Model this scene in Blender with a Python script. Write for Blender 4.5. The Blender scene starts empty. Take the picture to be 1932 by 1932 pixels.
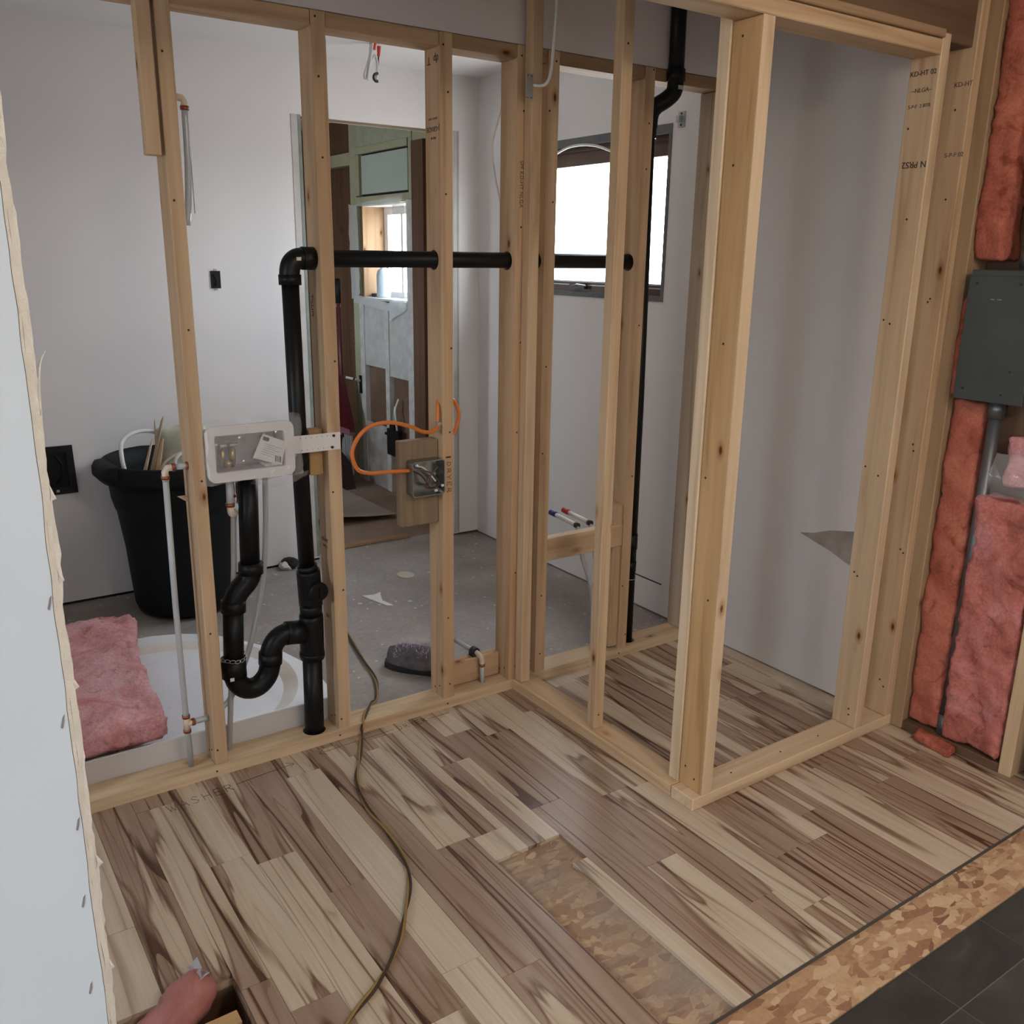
import bpy, bmesh, math, random
from mathutils import Vector, Matrix, noise
random.seed(7)
S = bpy.context.scene
COL = S.collection
PI = math.pi

# ------------------------------------------------------------------ camera
yaw, pitch, roll, foc = 0.60152255, -0.27243132, 0.0148726, 1717.05
fwd = Vector((math.sin(yaw)*math.cos(pitch), math.cos(yaw)*math.cos(pitch), math.sin(pitch)))
rgt = Vector((math.cos(yaw), -math.sin(yaw), 0)); upv = rgt.cross(fwd)
r2 = math.cos(roll)*rgt + math.sin(roll)*upv; u2 = -math.sin(roll)*rgt + math.cos(roll)*upv
cd = bpy.data.cameras.new('camera'); cam = bpy.data.objects.new('camera', cd); COL.objects.link(cam)
cam.matrix_world = Matrix(((r2.x, u2.x, -fwd.x, 0), (r2.y, u2.y, -fwd.y, 0), (r2.z, u2.z, -fwd.z, 1.5), (0, 0, 0, 1)))
cd.sensor_width = 36; cd.lens = foc/1932*36; cd.clip_start = 0.03
S.camera = cam
# ------------------------------------------------------------------ world: an even overcast sky
W = bpy.data.worlds.new('overcast_sky'); S.world = W; W.use_nodes = True
bg = W.node_tree.nodes['Background']; bg.inputs[1].default_value = 14.0
_t = W.node_tree; _g = _t.nodes.new('ShaderNodeTexCoord'); _s = _t.nodes.new('ShaderNodeSeparateXYZ'); _r = _t.nodes.new('ShaderNodeValToRGB')
_m = _t.nodes.new('ShaderNodeMapRange'); _m.inputs[1].default_value = -0.12; _m.inputs[2].default_value = 0.12
_t.links.new(_g.outputs['Generated'], _s.inputs[0]); _t.links.new(_s.outputs['Z'], _m.inputs[0]); _t.links.new(_m.outputs[0], _r.inputs[0]); _t.links.new(_r.outputs[0], bg.inputs[0])
_r.color_ramp.elements[0].color = (0.46, 0.46, 0.45, 1); _r.color_ramp.elements[1].color = (0.82, 0.91, 1.0, 1)      # pale ground below the overcast
S.view_settings.view_transform = 'Standard'; S.view_settings.look = 'None'
S.view_settings.gamma = 1.0; S.view_settings.use_curve_mapping = False
S.view_settings.exposure = 0.42
S.cycles.max_bounces = 5; S.cycles.diffuse_bounces = 4; S.cycles.glossy_bounces = 2; S.cycles.transmission_bounces = 2; S.cycles.transparent_max_bounces = 8
S.cycles.sample_clamp_indirect = 8.0; S.cycles.use_adaptive_sampling = True; S.cycles.adaptive_threshold = 0.04
def portal(name, loc, rot, sx, sy):          # guides sky light through a window opening
    l = bpy.data.lights.new(name, 'AREA'); l.shape = 'RECTANGLE'; l.size = sx; l.size_y = sy
    l.cycles.is_portal = True
    o = bpy.data.objects.new(name, l); COL.objects.link(o); o.location = loc; o.rotation_euler = rot
    return o
# area lights point along local -Z
portal('portal_bath_window', (2.80, 3.335, 1.67), (0, PI/2, 0), 0.7, 1.15)
portal('portal_backroom_window', (2.93, 5.3, 1.51), (0, PI/2, 0), 0.65, 0.75)
portal('portal_street_window', (-0.5, -2.75, 1.5), (-PI/2, 0, 0), 0.6, 0.8)
portal('portal_added_backroom', (0.70, 5.4, 1.45), (0, -PI/2, 0), 0.6, 0.4)
portal('portal_added_hall_window', (-1.70, 1.75, 1.55), (0, -PI/2, 0), 0.7, 0.5)
portal('portal_side_window', (-2.55, -0.8, 1.5), (0, -PI/2, 0), 1.0, 0.8)

# ------------------------------------------------------------------ helpers
def link(o, parent=None):
    COL.objects.link(o)
    if parent:
        o.parent = parent
        w = Vector(parent.location); p = parent.parent
        while p: w += Vector(p.location); p = p.parent
        o.location = -w if o.type == 'MESH' else o.location
    return o
def mesh_obj(name, bm, mat, parent=None, smooth=False):
    me = bpy.data.meshes.new(name)
    bmesh.ops.recalc_face_normals(bm, faces=bm.faces[:])
    bm.to_mesh(me); bm.free()
    if smooth:
        for p in me.polygons: p.use_smooth = True
    if mat: me.materials.append(mat)
    return link(bpy.data.objects.new(name, me), parent)
def tag(o, label, cat, group=None, kind=None):
    if label: o['label'] = label
    if cat: o['category'] = cat
    if group: o['group'] = group
    if kind: o['kind'] = kind
    return o
def thing(name, label, cat, loc=(0, 0, 0), group=None, kind=None):
    o = bpy.data.objects.new(name, None); o.location = loc; o.empty_display_size = 0.05
    COL.objects.link(o)
    return tag(o, label, cat, group, kind)
def struct(o, label=None):
    o['kind'] = 'structure'
    if label: o['label'] = label
    return o
def box(bm, x0, x1, y0, y1, z0, z1, bev=0.0):
    v = [bm.verts.new(c) for c in ((x0,y0,z0),(x1,y0,z0),(x1,y1,z0),(x0,y1,z0),(x0,y0,z1),(x1,y0,z1),(x1,y1,z1),(x0,y1,z1))]
    f = [bm.faces.new([v[i] for i in q]) for q in ((3,2,1,0),(4,5,6,7),(0,1,5,4),(1,2,6,5),(2,3,7,6),(3,0,4,7))]
    if bev:
        e = list({e for q in f for e in q.edges})
        bmesh.ops.bevel(bm, geom=e, offset=bev, segments=1, affect='EDGES', profile=0.5)
    return v
def bxo(name, b, mat, parent=None, bev=0.0):
    bm = bmesh.new(); box(bm, *b, bev=bev); return mesh_obj(name, bm, mat, parent)
def smooth_path(pts, n=6):
    P = [Vector(p) for p in pts]
    if len(P) < 3: return P
    out = []
    for i in range(len(P)-1):
        a = P[i-1] if i else P[0]*2-P[1]; b = P[i]; c = P[i+1]; d = P[i+2] if i+2 < len(P) else P[-1]*2-P[-2]
        for k in range(n):
            t = k/n
            out.append(0.5*((2*b)+(c-a)*t+(2*a-5*b+4*c-d)*t*t+(3*b-a-3*c+d)*t**3))
    out.append(P[-1]); return out
def tube(bm, pts, r, seg=12, cap=True):
    P = [Vector(p) for p in pts]; n = len(P); rings = []
    T = [(P[min(i+1, n-1)]-P[max(i-1, 0)]).normalized() for i in range(n)]
    ref = Vector((0, 0, 1)) if abs(T[0].z) < 0.9 else Vector((1, 0, 0))
    N = T[0].cross(ref).normalized()
    for i in range(n):
        N = (N-T[i]*N.dot(T[i])).normalized(); B = T[i].cross(N)
        rr = r[i] if isinstance(r, (list, tuple)) else r
        rings.append([bm.verts.new(P[i]+rr*(math.cos(2*PI*k/seg)*N+math.sin(2*PI*k/seg)*B)) for k in range(seg)])
    for i in range(n-1):
        for k in range(seg):
            bm.faces.new((rings[i][k], rings[i][(k+1) % seg], rings[i+1][(k+1) % seg], rings[i+1][k]))
    if cap:
        bm.faces.new(rings[0][::-1]); bm.faces.new(rings[-1])
def tube_obj(name, pts, r, mat, parent=None, seg=12, smooth_n=0):
    bm = bmesh.new(); p = smooth_path(pts, smooth_n) if smooth_n else pts
    if isinstance(r, (list, tuple)) and len(r) != len(p):
        q = []
        for i in range(len(p)):
            f = i/(len(p)-1)*(len(r)-1); k = min(int(f), len(r)-2); q.append(r[k]+(r[k+1]-r[k])*(f-k))
        r = q
    tube(bm, p, r, seg); o = mesh_obj(name, bm, mat, parent, True)
    me = o.data
    for q in me.polygons:
        if len(q.vertices) > 4: q.use_smooth = False
    return o
def lathe(bm, prof, c, seg=32, axis=None):
    c = Vector(c); rings = []
    for r, z in prof:
        rings.append([bm.verts.new(c+Vector((r*math.cos(2*PI*k/seg), r*math.sin(2*PI*k/seg), z))) for k in range(seg)])
    for i in range(len(rings)-1):
        for k in range(seg):
            bm.faces.new((rings[i][k], rings[i][(k+1) % seg], rings[i+1][(k+1) % seg], rings[i+1][k]))
    return rings
def poly_prism(bm, pts, axis, a, b):
    """pts: 2D outline, extruded along axis (0,1,2) from a to b"""
    def m(p, t):
        return (t, p[0], p[1]) if axis == 0 else ((p[0], t, p[1]) if axis == 1 else (p[0], p[1], t))
    A = [bm.verts.new(m(p, a)) for p in pts]; B = [bm.verts.new(m(p, b)) for p in pts]
    bm.faces.new(A); bm.faces.new(B[::-1]); n = len(pts)
    for i in range(n): bm.faces.new((A[i], B[i], B[(i+1) % n], A[(i+1) % n]))
def rects_minus(rect, holes):
    xs = sorted({rect[0], rect[1]} | {min(max(h[i], rect[0]), rect[1]) for h in holes for i in (0, 1)})
    ys = sorted({rect[2], rect[3]} | {min(max(h[i], rect[2]), rect[3]) for h in holes for i in (2, 3)})
    out = []
    for i in range(len(xs)-1):
        run = None
        for j in range(len(ys)-1):
            cx, cy = (xs[i]+xs[i+1])/2, (ys[j]+ys[j+1])/2
            hole = any(h[0] < cx < h[1] and h[2] < cy < h[3] for h in holes)
            if hole:
                if run: out.append(run); run = None
            else:
                run = (xs[i], xs[i+1], run[2] if run else ys[j], ys[j+1])
        if run: out.append(run)
    return out
def plate_holes(bm, rect, holes, axis, a, b, seg=24):
    """rectangular plate with round holes (cu, cv, r) cut through along axis"""
    def m(u, v, t): return (t, u, v) if axis == 0 else ((u, t, v) if axis == 1 else (u, v, t))
    loops = [[(rect[0], rect[2]), (rect[1], rect[2]), (rect[1], rect[3]), (rect[0], rect[3])]]
    for cu, cv, r in holes: loops.append([(cu+r*math.cos(2*PI*k/seg), cv+r*math.sin(2*PI*k/seg)) for k in range(seg)])
    L = []
    for t in (a, b):
        E = []; LV = []
        for lp in loops:
            vs = [bm.verts.new(m(u, v, t)) for u, v in lp]; LV.append(vs)
            E += [bm.edges.new((vs[i], vs[(i+1) % len(vs)])) for i in range(len(vs))]
        bmesh.ops.triangle_fill(bm, use_beauty=True, use_dissolve=False, edges=E); L.append(LV)
    for A, B in zip(*L):
        n = len(A)
        for i in range(n): bm.faces.new((A[i], A[(i+1) % n], B[(i+1) % n], B[i]))

# ------------------------------------------------------------------ materials
MATS = {}
def mat(name, col=(0.5, 0.5, 0.5), rough=0.6, metal=0.0, spec=0.5):
    if name in MATS: return MATS[name]
    m = bpy.data.materials.new(name); m.use_nodes = True
    b = m.node_tree.nodes['Principled BSDF']
    b.inputs['Base Color'].default_value = (*col, 1); b.inputs['Roughness'].default_value = rough
    b.inputs['Metallic'].default_value = metal; b.inputs['Specular IOR Level'].default_value = spec
    MATS[name] = m; return m
class N:
    def __init__(s, m): s.t = m.node_tree; s.b = s.t.nodes['Principled BSDF']
    def n(s, k, **kw):
        x = s.t.nodes.new(k)
        for a, v in kw.items(): setattr(x, a, v)
        return x
    def l(s, a, b): s.t.links.new(a, b)
    def coord(s, scale=(1, 1, 1), rnd=True, rot=(0, 0, 0)):
        tc = s.n('ShaderNodeTexCoord'); mp = s.n('ShaderNodeMapping'); mp.inputs['Scale'].default_value = scale; mp.inputs['Rotation'].default_value = rot
        if rnd:
            oi = s.n('ShaderNodeObjectInfo'); mu = s.n('ShaderNodeVectorMath', operation='MULTIPLY_ADD')
            s.l(oi.outputs['Random'], mu.inputs[0]); mu.inputs[1].default_value = (31.7, 47.3, 23.1)
            s.l(tc.outputs['Object'], mu.inputs[2]); s.l(mu.outputs[0], mp.inputs['Vector'])
        else: s.l(tc.outputs['Object'], mp.inputs['Vector'])
        return mp.outputs[0]
    def noise(s, vec, scale, detail=4, rough=0.5, dist=0.0):
        x = s.n('ShaderNodeTexNoise'); s.l(vec, x.inputs['Vector'])
        x.inputs['Scale'].default_value = scale; x.inputs['Detail'].default_value = detail; x.inputs['Roughness'].default_value = rough; x.inputs['Distortion'].default_value = dist
        return x.outputs['Fac']
    def vor(s, vec, scale, feature='F1', rnd=1.0):
        x = s.n('ShaderNodeTexVoronoi', feature=feature); s.l(vec, x.inputs['Vector']); x.inputs['Scale'].default_value = scale; x.inputs['Randomness'].default_value = rnd
        return x
    def ramp(s, fac, stops, interp='LINEAR'):
        x = s.n('ShaderNodeValToRGB'); x.color_ramp.interpolation = interp; e = x.color_ramp.elements
        while len(e) < len(stops): e.new(0.5)
        for q, (p, c) in zip(e, stops):
            q.position = p; q.color = (*c, 1) if len(c) == 3 else c
        s.l(fac, x.inputs[0]); return x.outputs[0]
    def mix(s, fac, a, b, bt='MIX'):
        x = s.n('ShaderNodeMix', data_type='RGBA', blend_type=bt)
        for sock, v in ((x.inputs[0], fac), (x.inputs[6], a), (x.inputs[7], b)):
            if hasattr(v, 'links') or hasattr(v, 'is_linked'): s.l(v, sock)
            elif isinstance(v, (int, float)): sock.default_value = v
            else: sock.default_value = (*v, 1)
        return x.outputs[2]
    def math(s, op, a, b=0.0):
        x = s.n('ShaderNodeMath', operation=op)
        for sock, v in ((x.inputs[0], a), (x.inputs[1], b)):
            if isinstance(v, (int, float)): sock.default_value = v
            else: s.l(v, sock)
        return x.outputs[0]
    def color(s, c): s.l(c, s.b.inputs['Base Color'])
    def bump(s, h, st=0.2, d=0.01):
        x = s.n('ShaderNodeBump'); x.inputs['Strength'].default_value = st; x.inputs['Distance'].default_value = d
        s.l(h, x.inputs['Height']); s.l(x.outputs[0], s.b.inputs['Normal'])
    def rnd(s): return s.n('ShaderNodeObjectInfo').outputs['Random']

def lumber_mat(axis, tone):
    key = 'lumber_%s_%s' % (tone, 'xyz'[axis])
    if key in MATS: return MATS[key]
    pal = {'spruce': ((0.60, 0.45, 0.30), (0.49, 0.335, 0.205), (0.38, 0.235, 0.135)),
           'pale':   ((0.68, 0.54, 0.385), (0.58, 0.44, 0.295), (0.44, 0.30, 0.18)),
           'amber':  ((0.57, 0.385, 0.20), (0.47, 0.295, 0.14), (0.34, 0.19, 0.085)),
           'old':    ((0.40, 0.28, 0.17), (0.31, 0.20, 0.115), (0.20, 0.12, 0.065)),
           'dark':   ((0.17, 0.10, 0.062), (0.115, 0.066, 0.042), (0.07, 0.04, 0.025)),
           'drab':   ((0.29, 0.22, 0.15), (0.23, 0.168, 0.112), (0.15, 0.105, 0.07)),
           'gray':   ((0.46, 0.375, 0.29), (0.36, 0.275, 0.20), (0.22, 0.15, 0.10))}[tone]
    m = mat(key, pal[0], 0.62, spec=0.3); n = N(m)
    sc = [1, 1, 1]; sc[axis] = 0.055
    v = n.coord(tuple(sc)); g = n.noise(v, 26, 5, 0.55, 0.8); g2 = n.noise(v, 7, 3, 0.5, 0.6)
    base = n.ramp(g2, [(0.3, pal[0]), (0.68, pal[1])])
    fine = n.ramp(g, [(0.38, (1.06, 1.06, 1.06)), (0.56, (0.92, 0.89, 0.86)), (0.72, (0.66, 0.57, 0.49))])
    c = n.mix(0.85, base, fine, 'MULTIPLY')
    sk = [1, 1, 1]; sk[axis] = 0.45
    vk = n.coord(tuple(sk)); kd = n.vor(vk, 10.5); d = kd.outputs['Distance']
    pick = n.ramp(kd.outputs['Color'], [(0.40, (0, 0, 0)), (0.42, (1, 1, 1))])
    knot = n.ramp(d, [(0.0, (0.10, 0.05, 0.03)), (0.04, (0.2, 0.10, 0.05)), (0.07, (0.72, 0.58, 0.46)), (0.17, (1, 1, 1))])
    knot = n.mix(pick, (1, 1, 1), knot)
    c = n.mix(1.0, c, knot, 'MULTIPLY')
    tint = n.ramp(n.rnd(), [(0.0, (1.0, 0.97, 0.92)), (0.5, (0.94, 0.90, 0.86)), (1.0, (1.04, 0.98, 0.90))])
    n.color(n.mix(1.0, c, tint, 'MULTIPLY')); n.bump(g, 0.12, 0.004)
    return m
def lumber(name, b, tone='spruce', parent=None, axis=None, holes=None, bev=0.0025):
    d = [b[1]-b[0], b[3]-b[2], b[5]-b[4]]; ax = d.index(max(d)) if axis is None else axis
    bm = bmesh.new()
    if holes:     # holes: (axis, [(cu, cv, r)])
        ha, hl = holes; o = [i for i in range(3) if i != ha]
        plate_holes(bm, (b[2*o[0]], b[2*o[0]+1], b[2*o[1]], b[2*o[1]+1]), hl, ha, b[2*ha], b[2*ha+1])
    else: box(bm, *b, bev=bev)
    return mesh_obj(name, bm, lumber_mat(ax, tone), parent)
def stain_noise(name, c0, c1, scale, rough=0.7, bump=0.1, detail=5, spec=0.3):
    m = mat(name, c0, rough, spec=spec); n = N(m); v = n.coord(rnd=False)
    g = n.noise(v, scale, detail); n.color(n.ramp(g, [(0.3, c0), (0.7, c1)]))
    if bump: n.bump(n.noise(v, scale*18, 3), bump, 0.003)
    return m
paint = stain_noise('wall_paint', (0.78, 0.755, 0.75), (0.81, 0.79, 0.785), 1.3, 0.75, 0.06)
closet_dark = stain_noise('closet_wall_dark', (0.50, 0.462, 0.445), (0.535, 0.497, 0.48), 1.3, 0.8, 0.06)  # closet stretch of the same wall, in a darker tone
ceil_m = stain_noise('ceiling_paint', (0.82, 0.81, 0.81), (0.85, 0.84, 0.84), 1.5, 0.85, 0.08)
drywall_m = stain_noise('drywall_face', (0.555, 0.595, 0.635), (0.595, 0.635, 0.675), 2.0, 0.6, 0.05)
gypsum_m = stain_noise('gypsum_core', (0.82, 0.79, 0.72), (0.72, 0.68, 0.60), 40, 0.9, 0.6)
paper_m = stain_noise('torn_paper', (0.78, 0.74, 0.68), (0.62, 0.57, 0.51), 30, 0.9, 0.3)
black_abs = mat('black_abs', (0.006, 0.006, 0.0063), 0.42, spec=0.22)
black_pl = mat('black_plastic', (0.010, 0.0105, 0.011), 0.5, spec=0.25)
pex_m = mat('grey_pex', (0.42, 0.43, 0.44), 0.35)
copper_m = mat('copper_ring', (0.32, 0.10, 0.05), 0.4, 0.7)
fit_m = mat('fitting_poly', (0.62, 0.52, 0.42), 0.45)
white_pl = mat('white_plastic', (0.72, 0.68, 0.67), 0.4)
ink_m = mat('ink', (0.03, 0.025, 0.022), 0.8)
steel_m = mat('galvanized', (0.45, 0.46, 0.46), 0.38, 0.85)
rubber_m = mat('rubber', (0.02, 0.02, 0.02), 0.6)
dark_m = mat('dark_void', (0.02, 0.017, 0.015), 0.9)
orange_m = mat('orange_cable', (0.62, 0.17, 0.025), 0.4)
wcable_m = mat('white_cable', (0.70, 0.70, 0.68), 0.45)
def clear_mat(name, tint, amt, rough=0.12):
    m = bpy.data.materials.new(name); m.use_nodes = True; t = m.node_tree; t.nodes.clear()
    o = t.nodes.new('ShaderNodeOutputMaterial'); mx = t.nodes.new('ShaderNodeMixShader'); tr = t.nodes.new('ShaderNodeBsdfTransparent'); gl = t.nodes.new('ShaderNodeBsdfPrincipled')
    gl.inputs['Base Color'].default_value = (*tint, 1); gl.inputs['Roughness'].default_value = rough
    mx.inputs[0].default_value = amt; t.links.new(tr.outputs[0], mx.inputs[1]); t.links.new(gl.outputs[0], mx.inputs[2]); t.links.new(mx.outputs[0], o.inputs[0])
    return m
glass_m = clear_mat('window_glass', (0.9, 0.95, 0.95), 0.06, 0.02)
wrap_m = clear_mat('plastic_wrap', (0.70, 0.68, 0.68), 0.24, 0.06)
film_m = clear_mat('poly_film', (0.80, 0.84, 0.86), 0.55, 0.25)

def laminate_mat():
    m = mat('laminate', (0.5, 0.4, 0.3), 0.38, spec=0.35); n = N(m)
    v = n.coord((1, 0.075, 1)); v2 = n.coord((1, 0.045, 1)); vf = n.coord((1, 0.03, 1))
    t = n.noise(v, 11.0, 3, 0.45, 0.35)                      # wandering heartwood / sapwood boundary
    r = n.rnd(); bias = n.math('MULTIPLY', n.math('SUBTRACT', r, 0.5), 0.30)
    tt = n.math('ADD', t, bias)
    base = n.ramp(tt, [(0.34, (0.57, 0.465, 0.35)), (0.475, (0.51, 0.40, 0.29)), (0.495, (0.19, 0.11, 0.07)), (0.52, (0.36, 0.25, 0.18)), (0.64, (0.31, 0.205, 0.145)), (0.78, (0.38, 0.27, 0.195))])
    def contour(sc, k, lo, hi, dark):           # thin wandering mineral lines
        f = n.math('FRACT', n.math('MULTIPLY', n.noise(v2, sc, 2, 0.4, 0.3), k))
        return n.ramp(f, [(0.0, dark), (lo, dark), (hi, (1, 1, 1)), (0.9, (1, 1, 1)), (1.0, (0.86, 0.82, 0.78))])
    wt = n.ramp(tt, [(0.36, (0.12, 0.12, 0.12)), (0.50, (1, 1, 1))])
    l1 = contour(6, 8, 0.05, 0.13, (0.36, 0.25, 0.18)); l2 = contour(15, 6, 0.02, 0.16, (0.66, 0.56, 0.48))
    c = n.mix(wt, base, n.mix(1.0, base, n.mix(1.0, l1, l2, 'MULTIPLY'), 'MULTIPLY'))
    c = n.mix(0.35, c, n.mix(1.0, c, l1, 'MULTIPLY'))
    fine = n.ramp(n.noise(vf, 130, 3), [(0.35, (1.05, 1.05, 1.05)), (0.7, (0.86, 0.84, 0.82))])
    c = n.mix(0.7, c, fine, 'MULTIPLY')
    fl = n.ramp(n.vor(n.coord((1, 0.5, 1)), 22).outputs['Distance'], [(0.0, (0.35, 0.25, 0.18)), (0.045, (1, 1, 1))])
    n.color(n.mix(0.55, c, fl, 'MULTIPLY'))
    return m
lam_m = laminate_mat()
def osb_mat(name, tint=1.0, grey=0.0):
    m = mat(name, (0.45, 0.30, 0.18), 0.8, spec=0.25); n = N(m); tc = n.coord(rnd=False)
    w = n.n('ShaderNodeVectorMath', operation='ADD'); ns = n.n('ShaderNodeTexNoise'); n.l(tc, ns.inputs['Vector']); ns.inputs['Scale'].default_value = 30
    sc = n.n('ShaderNodeVectorMath', operation='SCALE'); n.l(ns.outputs['Color'], sc.inputs[0]); sc.inputs['Scale'].default_value = 0.006
    n.l(tc, w.inputs[0]); n.l(sc.outputs[0], w.inputs[1])
    def layer(rot, s):
        mp = n.n('ShaderNodeMapping'); mp.inputs['Rotation'].default_value = (0, 0, rot); mp.inputs['Scale'].default_value = s; n.l(w.outputs[0], mp.inputs['Vector'])
        return n.vor(mp.outputs[0], 1.0).outputs['Color']
    def cols(f):
        return n.ramp(f, [(0.08, (0.24*tint, 0.115*tint, 0.065*tint)), (0.3, (0.36*tint, 0.20*tint, 0.115*tint)), (0.55, (0.47*tint, 0.29*tint, 0.165*tint)), (0.75, (0.52*tint, 0.345*tint, 0.20*tint)), (0.95, (0.62*tint, 0.44*tint, 0.28*tint))])
    def gate(f, p): return n.ramp(f, [(p, (0, 0, 0)), (p+0.01, (1, 1, 1))])
    c = cols(layer(0.45, (9, 30, 8)))
    c = n.mix(gate(layer(-0.6, (14, 26, 9)), 0.55), c, cols(layer(-0.6, (10, 34, 9))))
    c = n.mix(gate(layer(1.1, (24, 40, 9)), 0.66), c, cols(layer(1.1, (22, 52, 9))))
    c = n.mix(gate(layer(0.1, (45, 60, 9)), 0.80), c, cols(layer(0.1, (45, 60, 9))))
    if grey: c = n.mix(n.ramp(n.noise(tc, 5, 4), [(0.35, (grey,)*3), (0.62, (grey*0.3,)*3)]), c, (0.30, 0.245, 0.20))
    c = n.mix(0.5, c, n.ramp(n.noise(tc, 90, 4), [(0.3, (0.8, 0.8, 0.8)), (0.7, (1.1, 1.1, 1.1))]), 'MULTIPLY')
    n.color(c); n.bump(n.noise(tc, 40, 4), 0.5, 0.004); return m
osb_m = osb_mat('osb'); osb_grey = osb_mat('osb_dusty', 0.95, 0.85)
def concrete_mat():
    m = mat('dusty_subfloor', (0.33, 0.29, 0.26), 0.85, spec=0.25); n = N(m); v = n.coord(rnd=False)
    c = n.ramp(n.noise(v, 1.6, 6, 0.6), [(0.3, (0.25, 0.215, 0.195)), (0.7, (0.43, 0.395, 0.375))])
    c = n.mix(0.6, c, n.ramp(n.noise(v, 45, 5, 0.7), [(0.3, (0.75, 0.75, 0.75)), (0.7, (1.15, 1.15, 1.15))]), 'MULTIPLY')
    vs = n.vor(v, 15); sp = n.ramp(vs.outputs['Distance'], [(0.07, (1, 1, 1)), (0.10, (0, 0, 0))])
    vs2 = n.vor(v, 5.0); sp2 = n.ramp(n.math('ADD', vs2.outputs['Distance'], n.math('MULTIPLY', n.noise(v, 30, 3), 0.12)), [(0.10, (0.8, 0.8, 0.8)), (0.125, (0, 0, 0))])
    c = n.mix(sp, c, (0.62, 0.58, 0.54)); c = n.mix(sp2, c, (0.58, 0.55, 0.52)); n.color(c); n.bump(n.noise(v, 60, 5), 0.3, 0.004); return m
conc_m = concrete_mat()
def tile_mat():
    m = mat('dark_slate_tile', (0.03, 0.028, 0.025), 0.5); n = N(m); v = n.coord()
    c = n.ramp(n.noise(v, 6, 7, 0.65, 1.0), [(0.32, (0.020, 0.0185, 0.0165)), (0.58, (0.042, 0.038, 0.032)), (0.75, (0.10, 0.085, 0.064))])
    n.color(c); n.bump(n.noise(v, 22, 5), 0.35, 0.004); return m
tile_m = tile_mat()
def insul_mat(name, a, b, c_):
    m = mat(name, a, 0.95, spec=0.1); n = N(m); v = n.coord(rnd=False)
    c = n.ramp(n.noise(v, 6, 7, 0.68, 0.8), [(0.28, c_), (0.46, b), (0.66, a)])
    c = n.mix(1.0, c, n.ramp(n.noise(v, 13, 5, 0.6, 1.5), [(0.30, (0.62, 0.52, 0.46)), (0.42, (1, 1, 1)), (0.75, (1.12, 1.12, 1.15))]), 'MULTIPLY')
    c = n.mix(0.7, c, n.ramp(n.noise(v, 120, 4, 0.7), [(0.3, (0.7, 0.66, 0.66)), (0.7, (1.15, 1.15, 1.15))]), 'MULTIPLY')
    n.color(c); n.bump(n.noise(v, 90, 5, 0.7), 0.8, 0.006); return m
ins_wall = insul_mat('pink_fibreglass', (0.60, 0.25, 0.235), (0.50, 0.165, 0.13), (0.27, 0.085, 0.055))
ins_orange = insul_mat('orange_pink_fibreglass', (0.54, 0.185, 0.12), (0.44, 0.13, 0.085), (0.24, 0.06, 0.04))
ins_loose = insul_mat('pale_pink_fibreglass', (0.80, 0.49, 0.51), (0.70, 0.34, 0.34), (0.56, 0.20, 0.165))

# ------------------------------------------------------------------ big structure
YA = 2.464            # front of the long stud wall
WX = 2.64             # room face of the exterior wall
CEIL = 2.36
# floors ------------------------------------------------------------
HOLES = [(-0.4, 0.432, 1.30, 1.675), (1.12, 1.28, 1.0, 1.683), (1.28, 1.327, 1.565, 1.683)]
fl = bmesh.new()
for r in rects_minus((-1.6, WX+0.10, 1.007, YA+0.10), [HOLES[0]]): box(fl, r[0], r[1], r[2], r[3], -0.03, -0.0115)
floor = struct(mesh_obj('floor', fl, osb_grey), 'oriented strand board subfloor under the light laminate planks')
w = 0.1035; k = -12; rp = random.Random(21)
lens = [0.92, 0.62, 0.48, 0.78, 1.1, 0.55]
while 1.12+w*k < WX+0.09:
    x0 = max(1.12+w*k, -1.2); x1 = min(1.12+w*(k+1), WX+0.09)
    y = 1.009-rp.uniform(0.05, 0.85)
    while y < YA+0.02:
        L = rp.choice(lens)
        r0 = (x0+0.0004, x1-0.0004, max(y, 1.009)+0.0004, min(y+L, YA+0.05)-0.0004)
        if r0[3]-r0[2] > 0.01:
            for q in rects_minus(r0, HOLES):
                if q[1]-q[0] > 0.003 and q[3]-q[2] > 0.003:
                    bxo('plank', (q[0], q[1], q[2], q[3], -0.0110, rp.uniform(-0.0004, 0.0003)), lam_m, floor)
        y += L
    k += 1
bm = bmesh.new(); tube(bm, [(1.1195, y, -0.006) for y in (1.02, 1.25, 1.5, 1.675)], 0.004, 6)
mesh_obj('gap_foam', bm, mat('underlay_blue_black', (0.012, 0.018, 0.022), 0.7), floor)
sill = struct(bxo('floor_sill', (-2.4, WX+0.1, 0.8785, 1.0055, -0.06, -0.008), osb_m), 'bare oriented strand board strip between laminate and black tile')
bxo('edge_strip', (0.108, WX-0.02, 1.0055, 1.0085, -0.03, -0.0005), mat('laminate_edge', (0.07, 0.06, 0.05), 0.7), sill)
tf = struct(bxo('floor_tile', (-2.4, WX+0.1, -2.6, 0.878, -0.06, -0.0112), mat('grout', (0.17, 0.145, 0.115), 0.9)), 'black slate look tile floor in front of the bare strip')
for i in range(-14, 4):
    for j in range(-12, 1):
        x0 = 1.683+i*0.2965; y0 = 0.752+j*0.2965
        a = (max(x0, -2.4), min(x0+0.2935, WX+0.09), max(y0, -2.58), min(y0+0.2935, 0.877))
        if a[1]-a[0] < 0.02 or a[3]-a[2] < 0.02 or (y0 < -0.3 or x0 < 0.0): continue
        bxo('tile', (a[0], a[1], a[2], a[3], -0.017, -0.0102), tile_m, tf)
bxo('tile_field', (-2.4, 0.15, -2.6, 0.0, -0.017, -0.0105), tile_m, tf); 
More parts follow.
